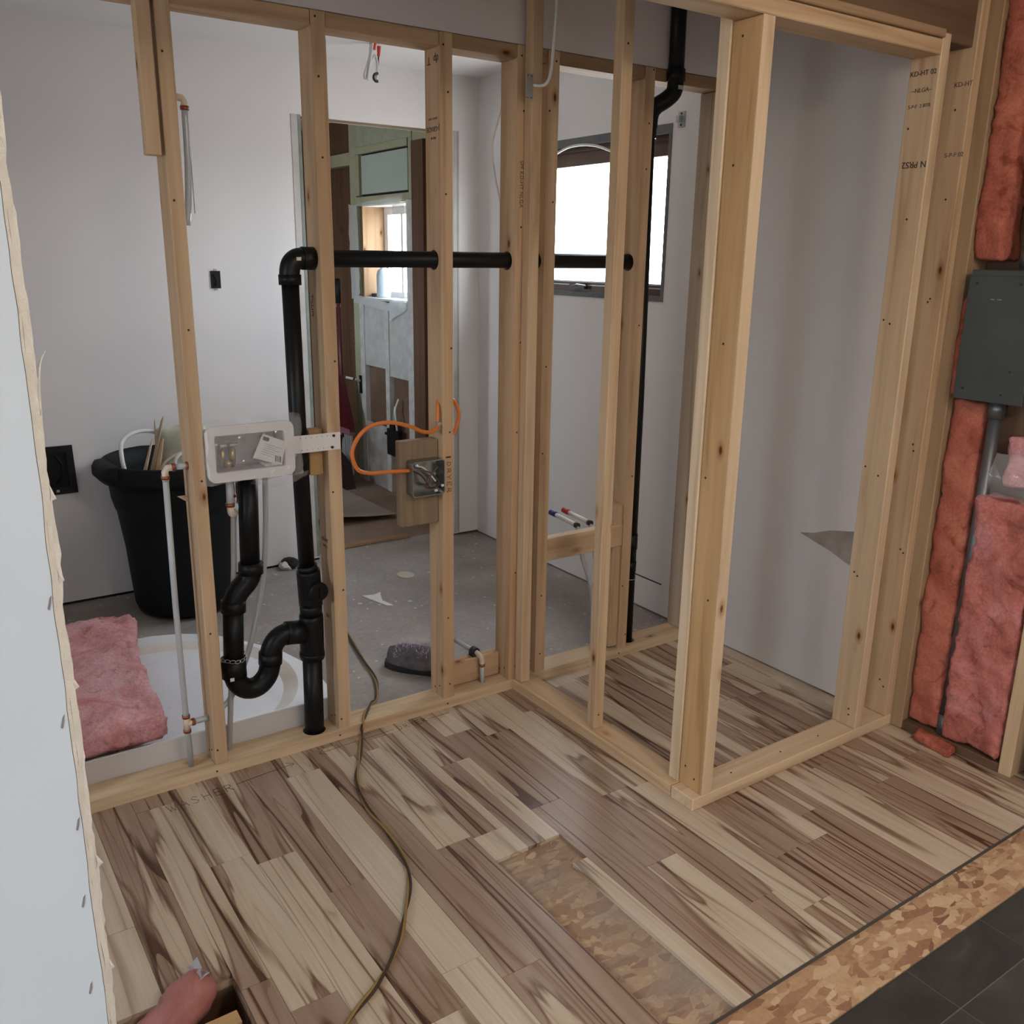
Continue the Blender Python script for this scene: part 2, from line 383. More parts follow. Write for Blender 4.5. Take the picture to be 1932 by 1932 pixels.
bf = struct(bxo('floor_bath', (-0.6, WX+0.12, YA+0.0515, 4.30, -0.05, -0.001), conc_m), 'dusty grey bathroom subfloor with white paint drips')
kf = struct(bxo('floor_backroom', (0.8, WX+0.12, 4.30, 6.75, -0.05, 0.0), stain_noise('brown_subfloor', (0.17, 0.115, 0.085), (0.30, 0.225, 0.18), 3.0, 0.85, 0.2)), 'worn brown floor of the far room')
# walls -------------------------------------------------------------
BW = (2.785, 3.885, 1.335, 2.010)     # bath window y0,y1,z0,z1
KW = (4.985, 5.62, 1.225, 1.815)      # back room window
bm = bmesh.new()
for r in rects_minus((2.51, 4.19, 0.006, 2.50), [BW]): box(bm, WX, WX+0.0125, r[0], r[1], r[2], r[3])
wr = struct(mesh_obj('wall_right', bm, paint), 'painted exterior wall with the bathroom window')
bxo('closet_drywall', (WX, WX+0.0125, 1.60, 2.51, 0.006, 2.50), closet_dark, wr)
bm = bmesh.new()
for r in rects_minus((-2.7, 6.75, -0.3, 2.6), [(BW[0], BW[1], BW[2], BW[3]), KW]): box(bm, WX+0.10, WX+0.125, r[0], r[1], r[2], r[3])
mesh_obj('sheathing', bm, lumber_mat(2, 'dark'), wr)
bm = bmesh.new()
for r in rects_minus((-2.7, 1.1, 0.0, 2.6), []): box(bm, WX, WX+0.0125, r[0], r[1], r[2], r[3])
mesh_obj('drywall_panel', bm, paint, wr)
for a, b_ in ((BW[0]-0.04, BW[0]), (BW[1], BW[1]+0.04)): lumber('stud', (WX+0.013, WX+0.10, a, b_, 0.0, 2.45), 'old', wr)
lumber('window_header', (WX+0.013, WX+0.10, BW[0], BW[1], BW[3], BW[3]+0.05), 'old', wr); lumber('window_sill_board', (WX+0.013, WX+0.10, BW[0], BW[1], BW[2]-0.04, BW[2]), 'old', wr)
DO = (1.69, 2.485, -1, 2.10)
bm = bmesh.new()
for r in rects_minus((-0.6, WX, 0.012, CEIL), [DO]): box(bm, r[0], r[1], 4.19, 4.2025, r[2], r[3])
for r in rects_minus((-0.6, WX, 0.0, CEIL), [DO]): box(bm, r[0], r[1], 4.2875, 4.30, r[2], r[3])
wb = struct(mesh_obj('wall_back', bm, paint), 'pale bathroom back wall with an open doorway')
bxo('floor_gap', (-0.6, 1.69, 4.1955, 4.21, 0.0, 0.012), dark_m, wb)
lumber('jamb_stud', (1.652, 1.690, 4.203, 4.287, 0, 2.14), 'old', wb); lumber('jamb_stud', (2.485, 2.523, 4.203, 4.287, 0, 2.14), 'old', wb); lumber('door_header', (1.69, 2.485, 4.203, 4.287, 2.10, 2.14), 'old', wb)
tan_t = stain_noise('bare_trim_strip', (0.60, 0.585, 0.565), (0.50, 0.48, 0.45), 12, 0.85, 0.2)
grn_t = stain_noise('green_paint_edge', (0.20, 0.235, 0.20), (0.28, 0.31, 0.27), 20, 0.8, 0.2)
struct(bxo('trim_1', (1.644, 1.676, 4.1875, 4.1905, 0.02, 2.105), tan_t), 'bare strip left of the doorway where casing was removed')
struct(bxo('trim_2', (1.676, 1.690, 4.1860, 4.1905, 0.02, 2.105), grn_t), 'green painted edge strip of the doorway')
struct(bxo('trim_3', (2.487, 2.520, 4.1875, 4.1905, 0.02, 2.105), tan_t), 'bare strip right of the doorway where casing was removed')
bxo('casing_edge', (2.509, 2.513, 4.186, 4.1905, 0.02, 2.10), mat('caulk_line', (0.36, 0.35, 0.34), 0.8), bpy.data.objects['trim_3'])
struct(bxo('ceiling', (-0.6, WX+0.1, YA+0.045, 6.75, CEIL, CEIL+0.05), ceil_m), 'white bathroom ceiling')
struct(bxo('ceiling_hall', (-2.5, WX+0.1, -2.7, YA+0.03, 2.44, 2.50), ceil_m), 'white ceiling of the front room')
# bulkhead over the stud wall
bk = struct(bxo('wall_bulkhead', (-1.6, WX, 2.472, 2.4845, 2.116, 2.44), stain_noise('bulkhead_paint', (0.66, 0.60, 0.59), (0.70, 0.64, 0.63), 1.3, 0.8, 0.06)), 'grey painted drywall band above the long stud wall')
bxo('rear_panel', (-1.6, WX, 2.54, 2.5525, 2.116, CEIL), paint, bk)
struct(bxo('wall_left', (-0.62, -0.6, YA, 4.30, 0.0, 2.5), paint), 'left wall of the bathroom')
bm = bmesh.new()
for r in rects_minus((0.9, 2.47, 0.0, 2.5), [(1.5, 2.0, 1.2, 1.9)]): box(bm, -1.64, -1.60, r[0], r[1], r[2], r[3])  # unseen window opening added to light the left faces of the studs
struct(mesh_obj('wall_left_hall', bm, paint), 'left wall of the laundry space with a window added for light')
struct(bxo('wall_back_hall', (-1.6, 0.245, 2.47, 2.55, 0.0, 2.116), paint), 'solid wall left of the stud framing')
bm = bmesh.new()
for r in rects_minus((-2.5, WX+0.1, -0.06, 2.5), [(-0.80, -0.20, 1.1, 1.9)]): box(bm, r[0], r[1], -2.72, -2.60, r[2], r[3])
struct(mesh_obj('wall_front', bm, paint), 'front wall behind the viewer with a wide window')
bm = bmesh.new()
for r in rects_minus((-2.7, 0.9, -0.06, 2.5), [(-1.2, -0.4, 1.0, 2.0)]): box(bm, -2.52, -2.40, r[0], r[1], r[2], r[3])
struct(mesh_obj('wall_left_front', bm, paint), 'left wall of the front room with a window')
bm = bmesh.new()
for r in rects_minus((4.30, 6.75, 0, 2.4), [(5.2, 5.6, 1.15, 1.75)]): box(bm, 0.76, 0.80, r[0], r[1], r[2], r[3])  # unseen window opening added to brighten the far room
struct(mesh_obj('wall_backroom_left', bm, paint), 'left wall of the far room with a window added for light')
struct(bxo('wall_backroom_end', (0.8, WX+0.1, 6.72, 6.75, 0, 2.4), lumber_mat(2, 'dark')), 'end wall of the far room')

# unseen ceiling lamp added to brighten the hall (its light belongs to the fixture)
LP = thing('added_fill_lamp', 'round ceiling lamp added out of view to brighten the hall', 'lamp', (1.35, -0.45, 2.44))
bm = bmesh.new(); lathe(bm, [(0.0, 2.4395), (0.19, 2.4395), (0.20, 2.425), (0.19, 2.41), (0.17, 2.41)], (1.35, -0.45, 0), 40); mesh_obj('lamp_base', bm, mat('lamp_base_white', (0.7, 0.7, 0.7), 0.4), LP, True)
lm = mat('lamp_glass', (0.9, 0.88, 0.84), 0.3); lm.node_tree.nodes['Principled BSDF'].inputs['Emission Color'].default_value = (1.0, 0.86, 0.70, 1); lm.node_tree.nodes['Principled BSDF'].inputs['Emission Strength'].default_value = 6.0; lm.cycles.emission_sampling = 'NONE'
bm = bmesh.new(); lathe(bm, [(0.175, 2.412), (0.172, 2.39), (0.15, 2.365), (0.10, 2.345), (0.05, 2.337), (0.001, 2.335)], (1.35, -0.45, 0), 40); mesh_obj('lamp_shade', bm, lm, LP, True)
pl_ = bpy.data.lights.new('fill_bulb', 'POINT'); pl_.energy = 30; pl_.color = (1.0, 0.86, 0.70); pl_.shadow_soft_size = 0.12
po = bpy.data.objects.new('fill_bulb', pl_); COL.objects.link(po); po.parent = LP; po.location = (0, 0, -0.24)

# remaining drywall partition at the left, broken off
pt = thing('drywall_partition', 'broken off white drywall sheet with ragged gypsum edge at the left border', 'drywall sheet', (-0.5, 0.89, 0), kind='structure')
rg = random.Random(5)
zs = [i*0.01 for i in range(0, 243)]
def edge(base, amp, seed, f=6.0):
    return [base + amp*noise.noise(Vector((z*f, seed, 0))) + amp*0.5*noise.noise(Vector((z*f*5, seed, 3))) for z in zs]
e_face = edge(0.0955, 0.0022, 1.3); e_core = edge(0.1045, 0.0030, 7.7, 11); e_back = edge(0.1066, 0.0036, 4.1, 15)
def sheet(name, e0, y0, e1, y1, x_left, m):
    bm = bmesh.new(); A = [bm.verts.new((x, y0, z)) for x, z in zip(e0, zs)]; B = [bm.verts.new((x, y1, z)) for x, z in zip(e1, zs)]
    C = [bm.verts.new((x_left, y0, z)) for z in zs]; D = [bm.verts.new((x_left, y1, z)) for z in zs]
    for i in range(len(zs)-1):
        bm.faces.new((A[i], A[i+1], B[i+1], B[i])); bm.faces.new((A[i], C[i], C[i+1], A[i+1])); bm.faces.new((B[i], B[i+1], D[i+1], D[i])); bm.faces.new((C[i], D[i], D[i+1], C[i+1]))
    bm.faces.new((A[0], B[0], D[0], C[0])); bm.faces.new((A[-1], C[-1], D[-1], B[-1]))
    return mesh_obj(name, bm, m, pt)
sheet('face_paper', [x+0.0006 for x in e_face], 0.8805, e_face, 0.8825, -2.4, drywall_m)
sheet('gypsum_core', [x+0.0016 for x in e_face], 0.8832, e_core, 0.8925, -2.4, gypsum_m)
sheet('back_paper', e_core, 0.8926, e_back, 0.8937, -2.4, paper_m)
bm = bmesh.new(); tube(bm, [(x+0.0008, 0.8829, z) for x, z in zip(e_face, zs)], 0.0007, 5); mesh_obj('paper_crack', bm, mat('torn_edge_dark', (0.10, 0.085, 0.08), 0.9), pt)
bm = bmesh.new(); tube(bm, [(x*0.6+y_*0.4+0.0012*noise.noise(Vector((z*22, 2, 1))), 0.8868, z) for x, y_, z in zip(e_face, e_core, zs)], 0.0006, 5); mesh_obj('core_crack', bm, mat('torn_edge_grey', (0.30, 0.27, 0.25), 0.9), pt)
sheet('rear_sheet', [0.05]*len(zs), 0.985, [0.05]*len(zs), 0.998, -2.4, drywall_m)
lumber('stud', (0.0, 0.038, 0.894, 0.985, 0, 2.43), 'old', pt)
for (x, z) in ((0.092, 0.958), (0.088, 0.87), (0.084, 0.766), (0.0905, 1.07), (0.0925, 1.19), (0.086, 0.66)):
    bm = bmesh.new(); r0 = rg.uniform(0.4, 0.9)
    poly_prism(bm, [(x-0.0022, z-0.006), (x-0.0008, z-0.0075), (x+0.0012, z-0.001), (x+0.0022, z+0.0065), (x+0.0003, z+0.004)], 1, 0.8796, 0.8806)
    mesh_obj('scuff', bm, mat('scuff_mark', (0.22, 0.19, 0.19), 0.9), pt)
for i in range(6):
    z = rg.uniform(0.6, 1.65); x = 0.1085+rg.uniform(-0.001, 0.001); s = rg.uniform(0.0008, 0.003)
    bm = bmesh.new(); v = [bm.verts.new(c) for c in ((x-0.004, 0.8925, z), (x+s, 0.893, z+s*1.5), (x-0.004, 0.8935, z+0.018), (x-0.003, 0.891, z+0.008))]
    bm.faces.new((v[0], v[1], v[2])); bm.faces.new((v[0], v[3], v[1])); bm.faces.new((v[3], v[2], v[1])); bm.faces.new((v[0], v[2], v[3]))
    mesh_obj('paper_tear', bm, paper_m, pt)
tube_obj('paper_curl', [(0.106, 0.893, 1.36), (0.1075, 0.894, 1.385), (0.111, 0.896, 1.405), (0.1165, 0.898, 1.415)], [0.0016, 0.0014, 0.001, 0.0004], paper_m, pt, 6, 5)

# ------------------------------------------------------------------ stud framing
HP = 0.0295            # hole radius in studs for the vent pipe
VZ, VY = 1.490, 2.51  # height / depth of the horizontal vent pipe
A = thing('stud_wall', 'long open stud wall of pale new lumber between laundry floor and bathroom', 'stud wall', (1.4, YA, 0))
lumber('bottom_plate', (0.247, WX-0.002, YA, YA+0.089, 0, 0.038), 'pale', A, 0, holes=(2, [(0.966, 2.506, 0.036), (2.287, 2.51, 0.03)]))
studs = {1: (0.640, 0.678), 2: (1.034, 1.073), 3: (1.420, 1.460), 4: (1.688, 1.726), 5: (1.802, 1.845), 6: (2.200, 2.242)}
tones = {1: 'spruce', 2: 'spruce', 3: 'spruce', 4: 'spruce', 5: 'spruce', 6: 'spruce'}
STUD = {}
for i, (a, b_) in studs.items():
    h = (0, [(VY, VZ, HP)]) if i >= 2 else None
    STUD[i] = lumber('stud', (a, b_, YA, YA+0.089, 0.038, 2.112), tones[i], A, 2, holes=h)
# a second ply beside studs 2, 3 and 6
lumber('stud', (1.0735, 1.0755, YA+0.004, YA+0.086, 0.038, 2.05), 'pale', A, 2)
lumber('stud', (2.545, 2.583, YA, YA+0.089, 0.038, 2.074), 'gray', A, 2)
lumber('stud', (2.584, 2.622, YA, YA+0.089, 0.038, 2.074), 'old', A, 2)
xs = [0.247] + [v for i in range(1, 7) for v in studs[i]] + [2.638]
for j in range(0, len(xs), 2):
    lumber('top_plate', (xs[j]+0.0005, xs[j+1]-0.0005, YA+0.003, YA+0.087, 2.075, 2.113), 'old' if j in (6, 8, 10, 12) else 'spruce', A, 0)
lumber('cripple', (0.596, 0.631, YA-0.004, YA+0.034, 1.730, 2.112), 'spruce', A, 2)
lumber('stub_block', (1.462, 1.686, YA+0.062, YA+0.10, 0.040, 0.128), 'spruce', A, 0)
lumber('pipe_block', (1.846, 2.199, YA+0.002, YA+0.040, 0.459, 0.543), 'spruce', A, 0)
lumber('side_block', (2.160, 2.1985, YA+0.005, YA+0.080, 0.05, 0.62), 'spruce', A, 2)
lumber('box_block', (0.990, 1.0325, YA+0.034, YA+0.072, 0.870, 1.007), 'amber', A, 2)
lumber('dryer_board', (1.285, 1.4185, YA+0.026, YA+0.064, 0.665, 0.942), 'drab', A, 2)
# splinter on the first stud and a cut bottom plate end
bm = bmesh.new(); v = [bm.verts.new(c) for c in ((0.640, 2.52, 0.845), (0.640, 2.535, 0.85), (0.612, 2.53, 0.851), (0.640, 2.53, 0.83))]
for q in ((0, 1, 2), (1, 3, 2), (3, 0, 2), (0, 3, 1)): bm.faces.new([v[i] for i in q])
mesh_obj('splinter', bm, lumber_mat(0, 'pale'), A)

B = thing('closet_side_frame', 'short stud frame running from the long wall to the closet corner post', 'stud wall', (1.745, 2.0, 0))
lumber('bottom_plate', (1.703, 1.792, 1.652, YA-0.001, 0, 0.038), 'spruce', B, 1)
lumber('stud', (1.713, 1.751, 2.422, 2.4625, 0.038, 2.435), 'spruce', B, 2)
lumber('stud', (1.721, 1.759, 2.022, 2.060, 0.038, 2.435), 'spruce', B, 2)
lumber('stud', (1.732, 1.792, 1.6525, 1.6905, 0.038, 2.435), 'pale', B, 2)

C = thing('closet_front_frame', 'closet front frame with amber corner post and pale door trimmer', 'stud wall', (2.1, 1.6, 0))
lumber('bottom_plate', (1.703, 2.6345, 1.560, 1.649, 0, 0.038), 'pale', C, 0)
lumber('corner_post', (1.737, 1.7765, 1.563, 1.652, 0.038, 2.036), 'amber', C, 2)
bxo('post_face', (1.7372, 1.7763, 1.5608, 1.5630, 0.038, 2.036), lumber_mat(2, 'pale'), C)
lumber('stud', (2.434, 2.472, 1.560, 1.649, 0.038, 2.092), 'pale', C, 2)
lumber('stud', (2.597, 2.6345, 1.560, 1.649, 0.039, 2.43), 'spruce', C, 2)
lumber('top_plate', (0.2, 2.4335, 1.560, 1.649, 2.037, 2.075), 'spruce', C, 0)
hb = thing('header_beam', 'dark brown plywood faced beam above the closet opening', 'beam', (1.4, 1.6, 2.08))
lumber('beam', (-1.55, 2.596, 1.572, 1.648, 2.0765, 2.438), 'dark', hb, 0)
lumber('ledger', (-1.55, 2.4335, 1.552, 1.5715, 2.0765, 2.098), 'old', hb, 0)

# exterior wall studs in the stripped bay
lumber('stud', (2.6355, WX+0.099, 1.521, 1.6485, 0, 2.44), 'old', wr, 2)
lumber('stud', (WX, WX+0.099, 1.157, 1.196, 0, 2.44), 'spruce', wr, 2)
lumber('bottom_plate', (WX, WX+0.099, 1.197, 1.522, 0, 0.03), 'dark', wr, 1)

nail_me = None; rn = random.Random(12)
def nail(x, y, z, axis, parent):
    global nail_me
    if nail_me is None:
        b2 = bmesh.new(); tube(b2, [(0, 0, 0.0006), (0, 0, -0.0012)], 0.0033, 7); nail_me = bpy.data.meshes.new('nail'); b2.to_mesh(nail_me); b2.free(); nail_me.materials.append(mat('nail_hole', (0.035, 0.022, 0.015), 0.8))
    o = bpy.data.objects.new('nail', nail_me); COL.objects.link(o); o.parent = parent; o.location = Vector((x, y, z))-Vector(parent.location)
    o.rotation_euler = (PI/2, 0, 0) if axis == 'y' else ((0, -PI/2, 0) if axis == 'x' else (0, 0, 0))
for i, (a, b_) in studs.items():
    for z in (0.09, rn.uniform(0.3, 0.6), rn.uniform(0.7, 1.0), rn.uniform(1.1, 1.4), rn.uniform(1.6, 1.8), 1.95, 2.09): nail(rn.uniform(a+0.008, b_-0.006), YA, z+rn.uniform(-0.02, 0.02), 'y', A)
    nail((a+b_)/2+rn.uniform(-0.02, 0.02), YA, 0.017, 'y', A); nail(a, YA+0.03, 0.075, 'x', A); nail(a, YA+0.06, 0.06, 'x', A)
for z in (0.075, 0.1, 0.62, 0.95, 1.3, 1.72, 2.0): nail(1.737, 1.563+rn.uniform(0.012, 0.075), z, 'x', C)
for z in (0.08, 0.10, 0.55, 0.56, 0.88, 0.9, 1.33, 1.34, 1.62, 1.86): nail(2.434, 1.563+rn.uniform(0.012, 0.075), z, 'x', C); nail(2.597, 1.563+rn.uniform(0.006, 0.045), z+0.06, 'x', C)
for x in (1.9, 2.12, 2.3): nail(x, 1.60, 0.038, 'z', C)
for z in (0.085, 2.05): nail(1.738, 2.022, z, 'y', B)
# stamps and writing on lumber --------------------------------------
def text_part(name, body, size, origin, ux, uy, parent, m=ink_m, depth=0.0004):
    cu = bpy.data.curves.new(name, 'FONT'); cu.body = body; cu.size = size; cu.align_x = 'CENTER'; cu.align_y = 'CENTER'; cu.extrude = depth
    t = bpy.data.objects.new(name, cu); COL.objects.link(t)
    dg = bpy.context.evaluated_depsgraph_get(); me = bpy.data.meshes.new_from_object(t.evaluated_get(dg))
    bpy.data.objects.remove(t); bpy.data.curves.remove(cu)
    ux = Vector(ux).normalized(); uy = Vector(uy).normalized(); uz = ux.cross(uy)
    M = Matrix(((ux.x, uy.x, uz.x, origin[0]), (ux.y, uy.y, uz.y, origin[1]), (ux.z, uy.z, uz.z, origin[2]), (0, 0, 0, 1)))
    me.transform(M); me.materials.clear(); me.materials.append(m)
    return link(bpy.data.objects.new(name, me), parent)
faded = mat('faded_stamp_ink', (0.10, 0.08, 0.065), 0.85)
# left faces look toward -x: readable direction there runs along -y
def stamp_left(body, x, y, z, size, parent, flip=False, vert=False, m=faded):
    ux, uy = ((0, 1, 0), (0, 0, -1)) if flip else ((0, -1, 0), (0, 0, 1))
    if vert: ux, uy = (0, 0, -1), (0, -1, 0)
    text_part('grade_stamp', body, size, (x-0.0006, y, z), ux, uy, parent, m)
stamp_left('J-GRADE', 1.420, 2.508, 1.86, 0.020, A, True); stamp_left('KD-HT  2 S-P-F', 1.420, 2.508, 1.888, 0.008, A, True); stamp_left('MILL 86', 1.420, 2.505, 1.835, 0.009, A, True)
stamp_left('dp', 1.420, 2.487, 2.045, 0.030, A, True, m=ink_m); stamp_left('T', 1.420, 2.528, 2.045, 0.030, A, True, m=ink_m)
stamp_left('KD-HT', 1.034, 2.515, 0.66, 0.016, A); stamp_left('S-P-F 2', 1.034, 2.515, 0.64, 0.012, A); stamp_left('2 & 1', 1.034, 2.515, 0.41, 0.014, A)
stamp_left('TILLIM', 1.034, 2.535, 1.36, 0.022, A, vert=True)
text_part('grade_stamp', 'SPF KD-HT NLGA', 0.018, (1.708, YA-0.0006, 1.72), (0, 0, -1), (1, 0, 0), A, faded)
text_part('grade_stamp', 'KD-HT 2 OR BTR', 0.018, (1.720, YA-0.0006, 0.72), (0, 0, -1), (1, 0, 0), A, faded)
stamp_left('KD-HT 02', 2.434, 1.606, 1.998, 0.018, C, m=ink_m); stamp_left('~NLGA~', 2.434, 1.604, 1.955, 0.016, C); stamp_left('S-P-F  2 BTR', 2.434, 1.606, 1.915, 0.013, C)
stamp_left('N PRS2', 2.434, 1.600, 1.765, 0.024, C, True, m=ink_m); stamp_left('KD-HT', 2.597, 1.585, 1.985, 0.018, C); stamp_left('S-P-F 02', 2.597, 1.585, 1.80, 0.017, C)
# handwriting: strokes on a unit box
GL = {'W': [[(0, 1), (.25, 0), (.5, .7), (.75, 0), (1, 1)]], 'A': [[(0, 0), (.5, 1), (1, 0)], [(.2, .4), (.8, .4)]], 'S': [[(.9, .85), (.4, 1), (.15, .75), (.5, .5), (.85, .28), (.5, 0), (.1, .12)]],
      'H': [[(.1, 0), (.1, 1)], [(.9, 0), (.9, 1)], [(.1, .5), (.9, .5)]], 'E': [[(.9, 1), (.15, 1), (.1, .5), (.1, 0), (.9, 0)], [(.1, .5), (.7, .5)]],
      'R': [[(.1, 0), (.1, 1), (.7, .95), (.8, .7), (.6, .52), (.1, .5)], [(.4, .5), (.9, 0)]], 'D': [[(.1, 0), (.1, 1), (.6, .9), (.85, .5), (.6, .1), (.1, 0)]], 'Y': [[(0, 1), (.45, .5), (.9, 1)], [(.45, .5), (.4, 0)]],
      'I': [[(.5, 0), (.5, 1)]]}
def handwrite(name, word, o, ux, uy, cw, ch, parent, m, r=0.0011, gap=1.35):
    bm = bmesh.new(); o = Vector(o); ux = Vector(ux).normalized(); uy = Vector(uy).normalized()
    for i, c in enumerate(word):
        for s in GL[c]:
            tube(bm, [o+ux*(cw*(i*gap+p[0]))+uy*(ch*p[1]) for p in s], r, 5)
    return mesh_obj(name, bm, m, parent)
pencil = mat('pencil_line', (0.05, 0.038, 0.03), 0.85)
handwrite('handwriting', 'WASHER', (0.475, 2.352, 0.0002), (1, 0.09, 0), (-0.05, 1, 0), 0.0245, 0.036, floor, pencil, 0.0009)
bm = bmesh.new(); tube(bm, [(0.675, 2.392, 0.0002), (0.77, 2.402, 0.0002), (0.858, 2.408, 0.0002)], 0.0008, 5); tube(bm, [(0.838, 2.425, 0.0002), (0.858, 2.408, 0.0002), (0.842, 2.393, 0.0002)], 0.0008, 5)
mesh_obj('arrow_mark', bm, pencil, floor)
handwrite('handwriting', 'DRYER', (1.225, 2.418, 0.0002), (1, 0.02, 0), (-0.05, 1, 0), 0.017, 0.026, floor, pencil, 0.0008)
bm = bmesh.new(); tube(bm, [(1.345, 2.432, 0.0002), (1.42, 2.434, 0.0002)], 0.0008, 5); tube(bm, [(1.21, 2.43, 0.0002), (1.05, 2.427, 0.0002), (0.945, 2.42, 0.0002)], 0.0007, 5); tube(bm, [(0.962, 2.436, 0.0002), (0.945, 2.42, 0.0002), (0.965, 2.405, 0.0002)], 0.0008, 5)
mesh_obj('arrow_mark', bm, pencil, floor)
handwrite('handwriting', 'DRYER', (1.436, YA-0.0004, 0.868), (0, 0, -1), (1, 0, 0), 0.0165, 0.0145, A, ink_m, 0.0009, 1.3)
bm = bmesh.new(); box(bm, 1.432, 1.450, YA-0.0012, YA, 0.881, 0.886); mesh_obj('marker_dash', bm, ink_m, A)
# floor defect chip
bm = bmesh.new(); poly_prism(bm, [(0.895, 1.083), (0.903, 1.073), (0.909, 1.077), (0.918, 1.072), (0.921, 1.082), (0.914, 1.090), (0.918, 1.101), (0.909, 1.104), (0.902, 1.098), (0.899, 1.091)], 2, -0.0002, 0.0006)
mesh_obj('chip_mark', bm, mat('chipped_laminate', (0.07, 0.035, 0.025), 0.9), floor)

# ------------------------------------------------------------------ black drain assembly
D = thing('drain_pipe', 'black washer drain stack with trap, tee and vent through the studs', 'pipe', (0.966, 2.506, 0.0))
R2, R15 = 0.0302, 0.0242
sx = 0.966
def hub(name, p0, p1, r, parent=D): return tube_obj(name, [p0, p1], r, black_abs, parent, 24)
tube_obj('drain_leg', [(0.966, 2.506, -0.06), (0.972, 2.508, 0.31)], R2, black_abs, D, 24)
tube_obj('sanitary_tee', [(0.972, 2.508, 0.285), (0.9725, 2.508, 0.30), (0.975, 2.509, 0.415), (0.975, 2.509, 0.43)], [0.037, 0.0375, 0.037, 0.0365], black_abs, D, 24)
tube_obj('tee_band', [(0.972, 2.508, 0.292), (0.9725, 2.508, 0.306)], 0.0395, black_abs, D, 24)
hub('tee_neck', (0.975, 2.509, 0.425), (0.976, 2.509, 0.47), 0.034)
tube_obj('cleanout_tee', [(0.976, 2.509, 0.462), (0.976, 2.509, 0.475), (0.973, 2.51, 0.565), (0.972, 2.51, 0.575)], [0.036, 0.0365, 0.036, 0.0355], black_abs, D, 24)
hub('reducer', (0.972, 2.51, 0.572), (0.970, 2.51, 0.592), 0.030)
cp = tube_obj('cleanout_cap', [(0.982, 2.50, 0.517), (0.985, 2.462, 0.517), (0.985, 2.4545, 0.517)], [0.030, 0.030, 0.027], black_abs, D, 24)
bxo('cap_key', (0.9835, 0.9885, 2.447, 2.4546, 0.500, 0.534), black_abs, cp)
tube_obj('vent_riser', [(0.969, 2.51, 0.58), (0.963, 2.51, 1.0), (0.961, 2.51, 1.45)], R15, black_abs, D, 24)
tube_obj('elbow', smooth_path([(0.961, 2.51, 1.425), (0.961, 2.51, 1.452), (0.967, 2.51, 1.474), (0.983, 2.51, 1.488), (1.003, 2.51, VZ), (1.026, 2.51, VZ)], 4), 0.0285, black_abs, D, 24)
hub('elbow_hub', (0.961, 2.51, 1.418), (0.961, 2.51, 1.446), 0.0315); hub('elbow_hub', (0.998, 2.51, VZ), (1.032, 2.51, VZ), 0.0315)
tube_obj('vent_run', [(1.0, 2.51, VZ), (2.236, 2.51, VZ+0.003)], R15, black_abs, D, 24)
bxo('pipe_sticker', (0.972, 0.985, 2.4795, 2.482, 1.484, 1.493), fit_m, D)
# standpipe and trap
tube_obj('standpipe', [(0.806, 2.51, 0.905), (0.796, 2.51, 0.615)], R2-0.002, black_abs, D, 24)
tube_obj('offset_elbow', smooth_path([(0.797, 2.51, 0.632), (0.796, 2.51, 0.605), (0.786, 2.51, 0.578), (0.757, 2.51, 0.548), (0.742, 2.51, 0.522), (0.738, 2.51, 0.495)], 4), 0.0325, black_abs, D, 24)
hub('elbow_hub', (0.797, 2.51, 0.598), (0.7985, 2.51, 0.630), 0.036); hub('elbow_hub', (0.738, 2.51, 0.49), (0.740, 2.51, 0.525), 0.036)
tube_obj('trap_leg', [(0.738, 2.51, 0.505), (0.727, 2.51, 0.31)], R2-0.0005, black_abs, D, 24)
tube_obj('trap_bend', smooth_path([(0.727, 2.51, 0.335), (0.726, 2.51, 0.297), (0.735, 2.51, 0.262), (0.762, 2.51, 0.236), (0.797, 2.51, 0.236), (0.826, 2.51, 0.262), (0.838, 2.51, 0.30), (0.840, 2.51, 0.325)], 4), 0.0315, black_abs, D, 24)
hub('trap_hub', (0.727, 2.51, 0.285), (0.727, 2.51, 0.345), 0.0365); hub('trap_hub', (0.838, 2.51, 0.300), (0.841, 2.51, 0.336), 0.0355)
tube_obj('trap_arm', smooth_path([(0.840, 2.51, 0.318), (0.844, 2.51, 0.345), (0.862, 2.51, 0.372), (0.890, 2.51, 0.385), (0.925, 2.51, 0.382), (0.965, 2.509, 0.372)], 4), 0.0315, black_abs, D, 24)
tube_obj('arm_hub', [(0.892, 2.51, 0.3855), (0.950, 2.51, 0.378)], 0.0365, black_abs, D, 24)
bxo('trap_label', (0.704, 0.716, 2.4745, 2.4765, 0.287, 0.297), white_pl, D)
# hanger chain round the trap
bm = bmesh.new()
for i in range(9):
    a = -PI*0.98+i*PI/8; c = Vector((0.727+0.0385*math.cos(a), 2.51+0.0385*math.sin(a), 0.348+0.003*math.sin(i)))
    t = Vector((-math.sin(a), math.cos(a), 0)); z = Vector((0, 0, 1))
    tube(bm, [c+0.0085*math.cos(q*PI/5)*t+0.005*math.sin(q*PI/5)*z for q in range(11)], 0.0012, 5)
mesh_obj('hanger_chain', bm, steel_m, D)

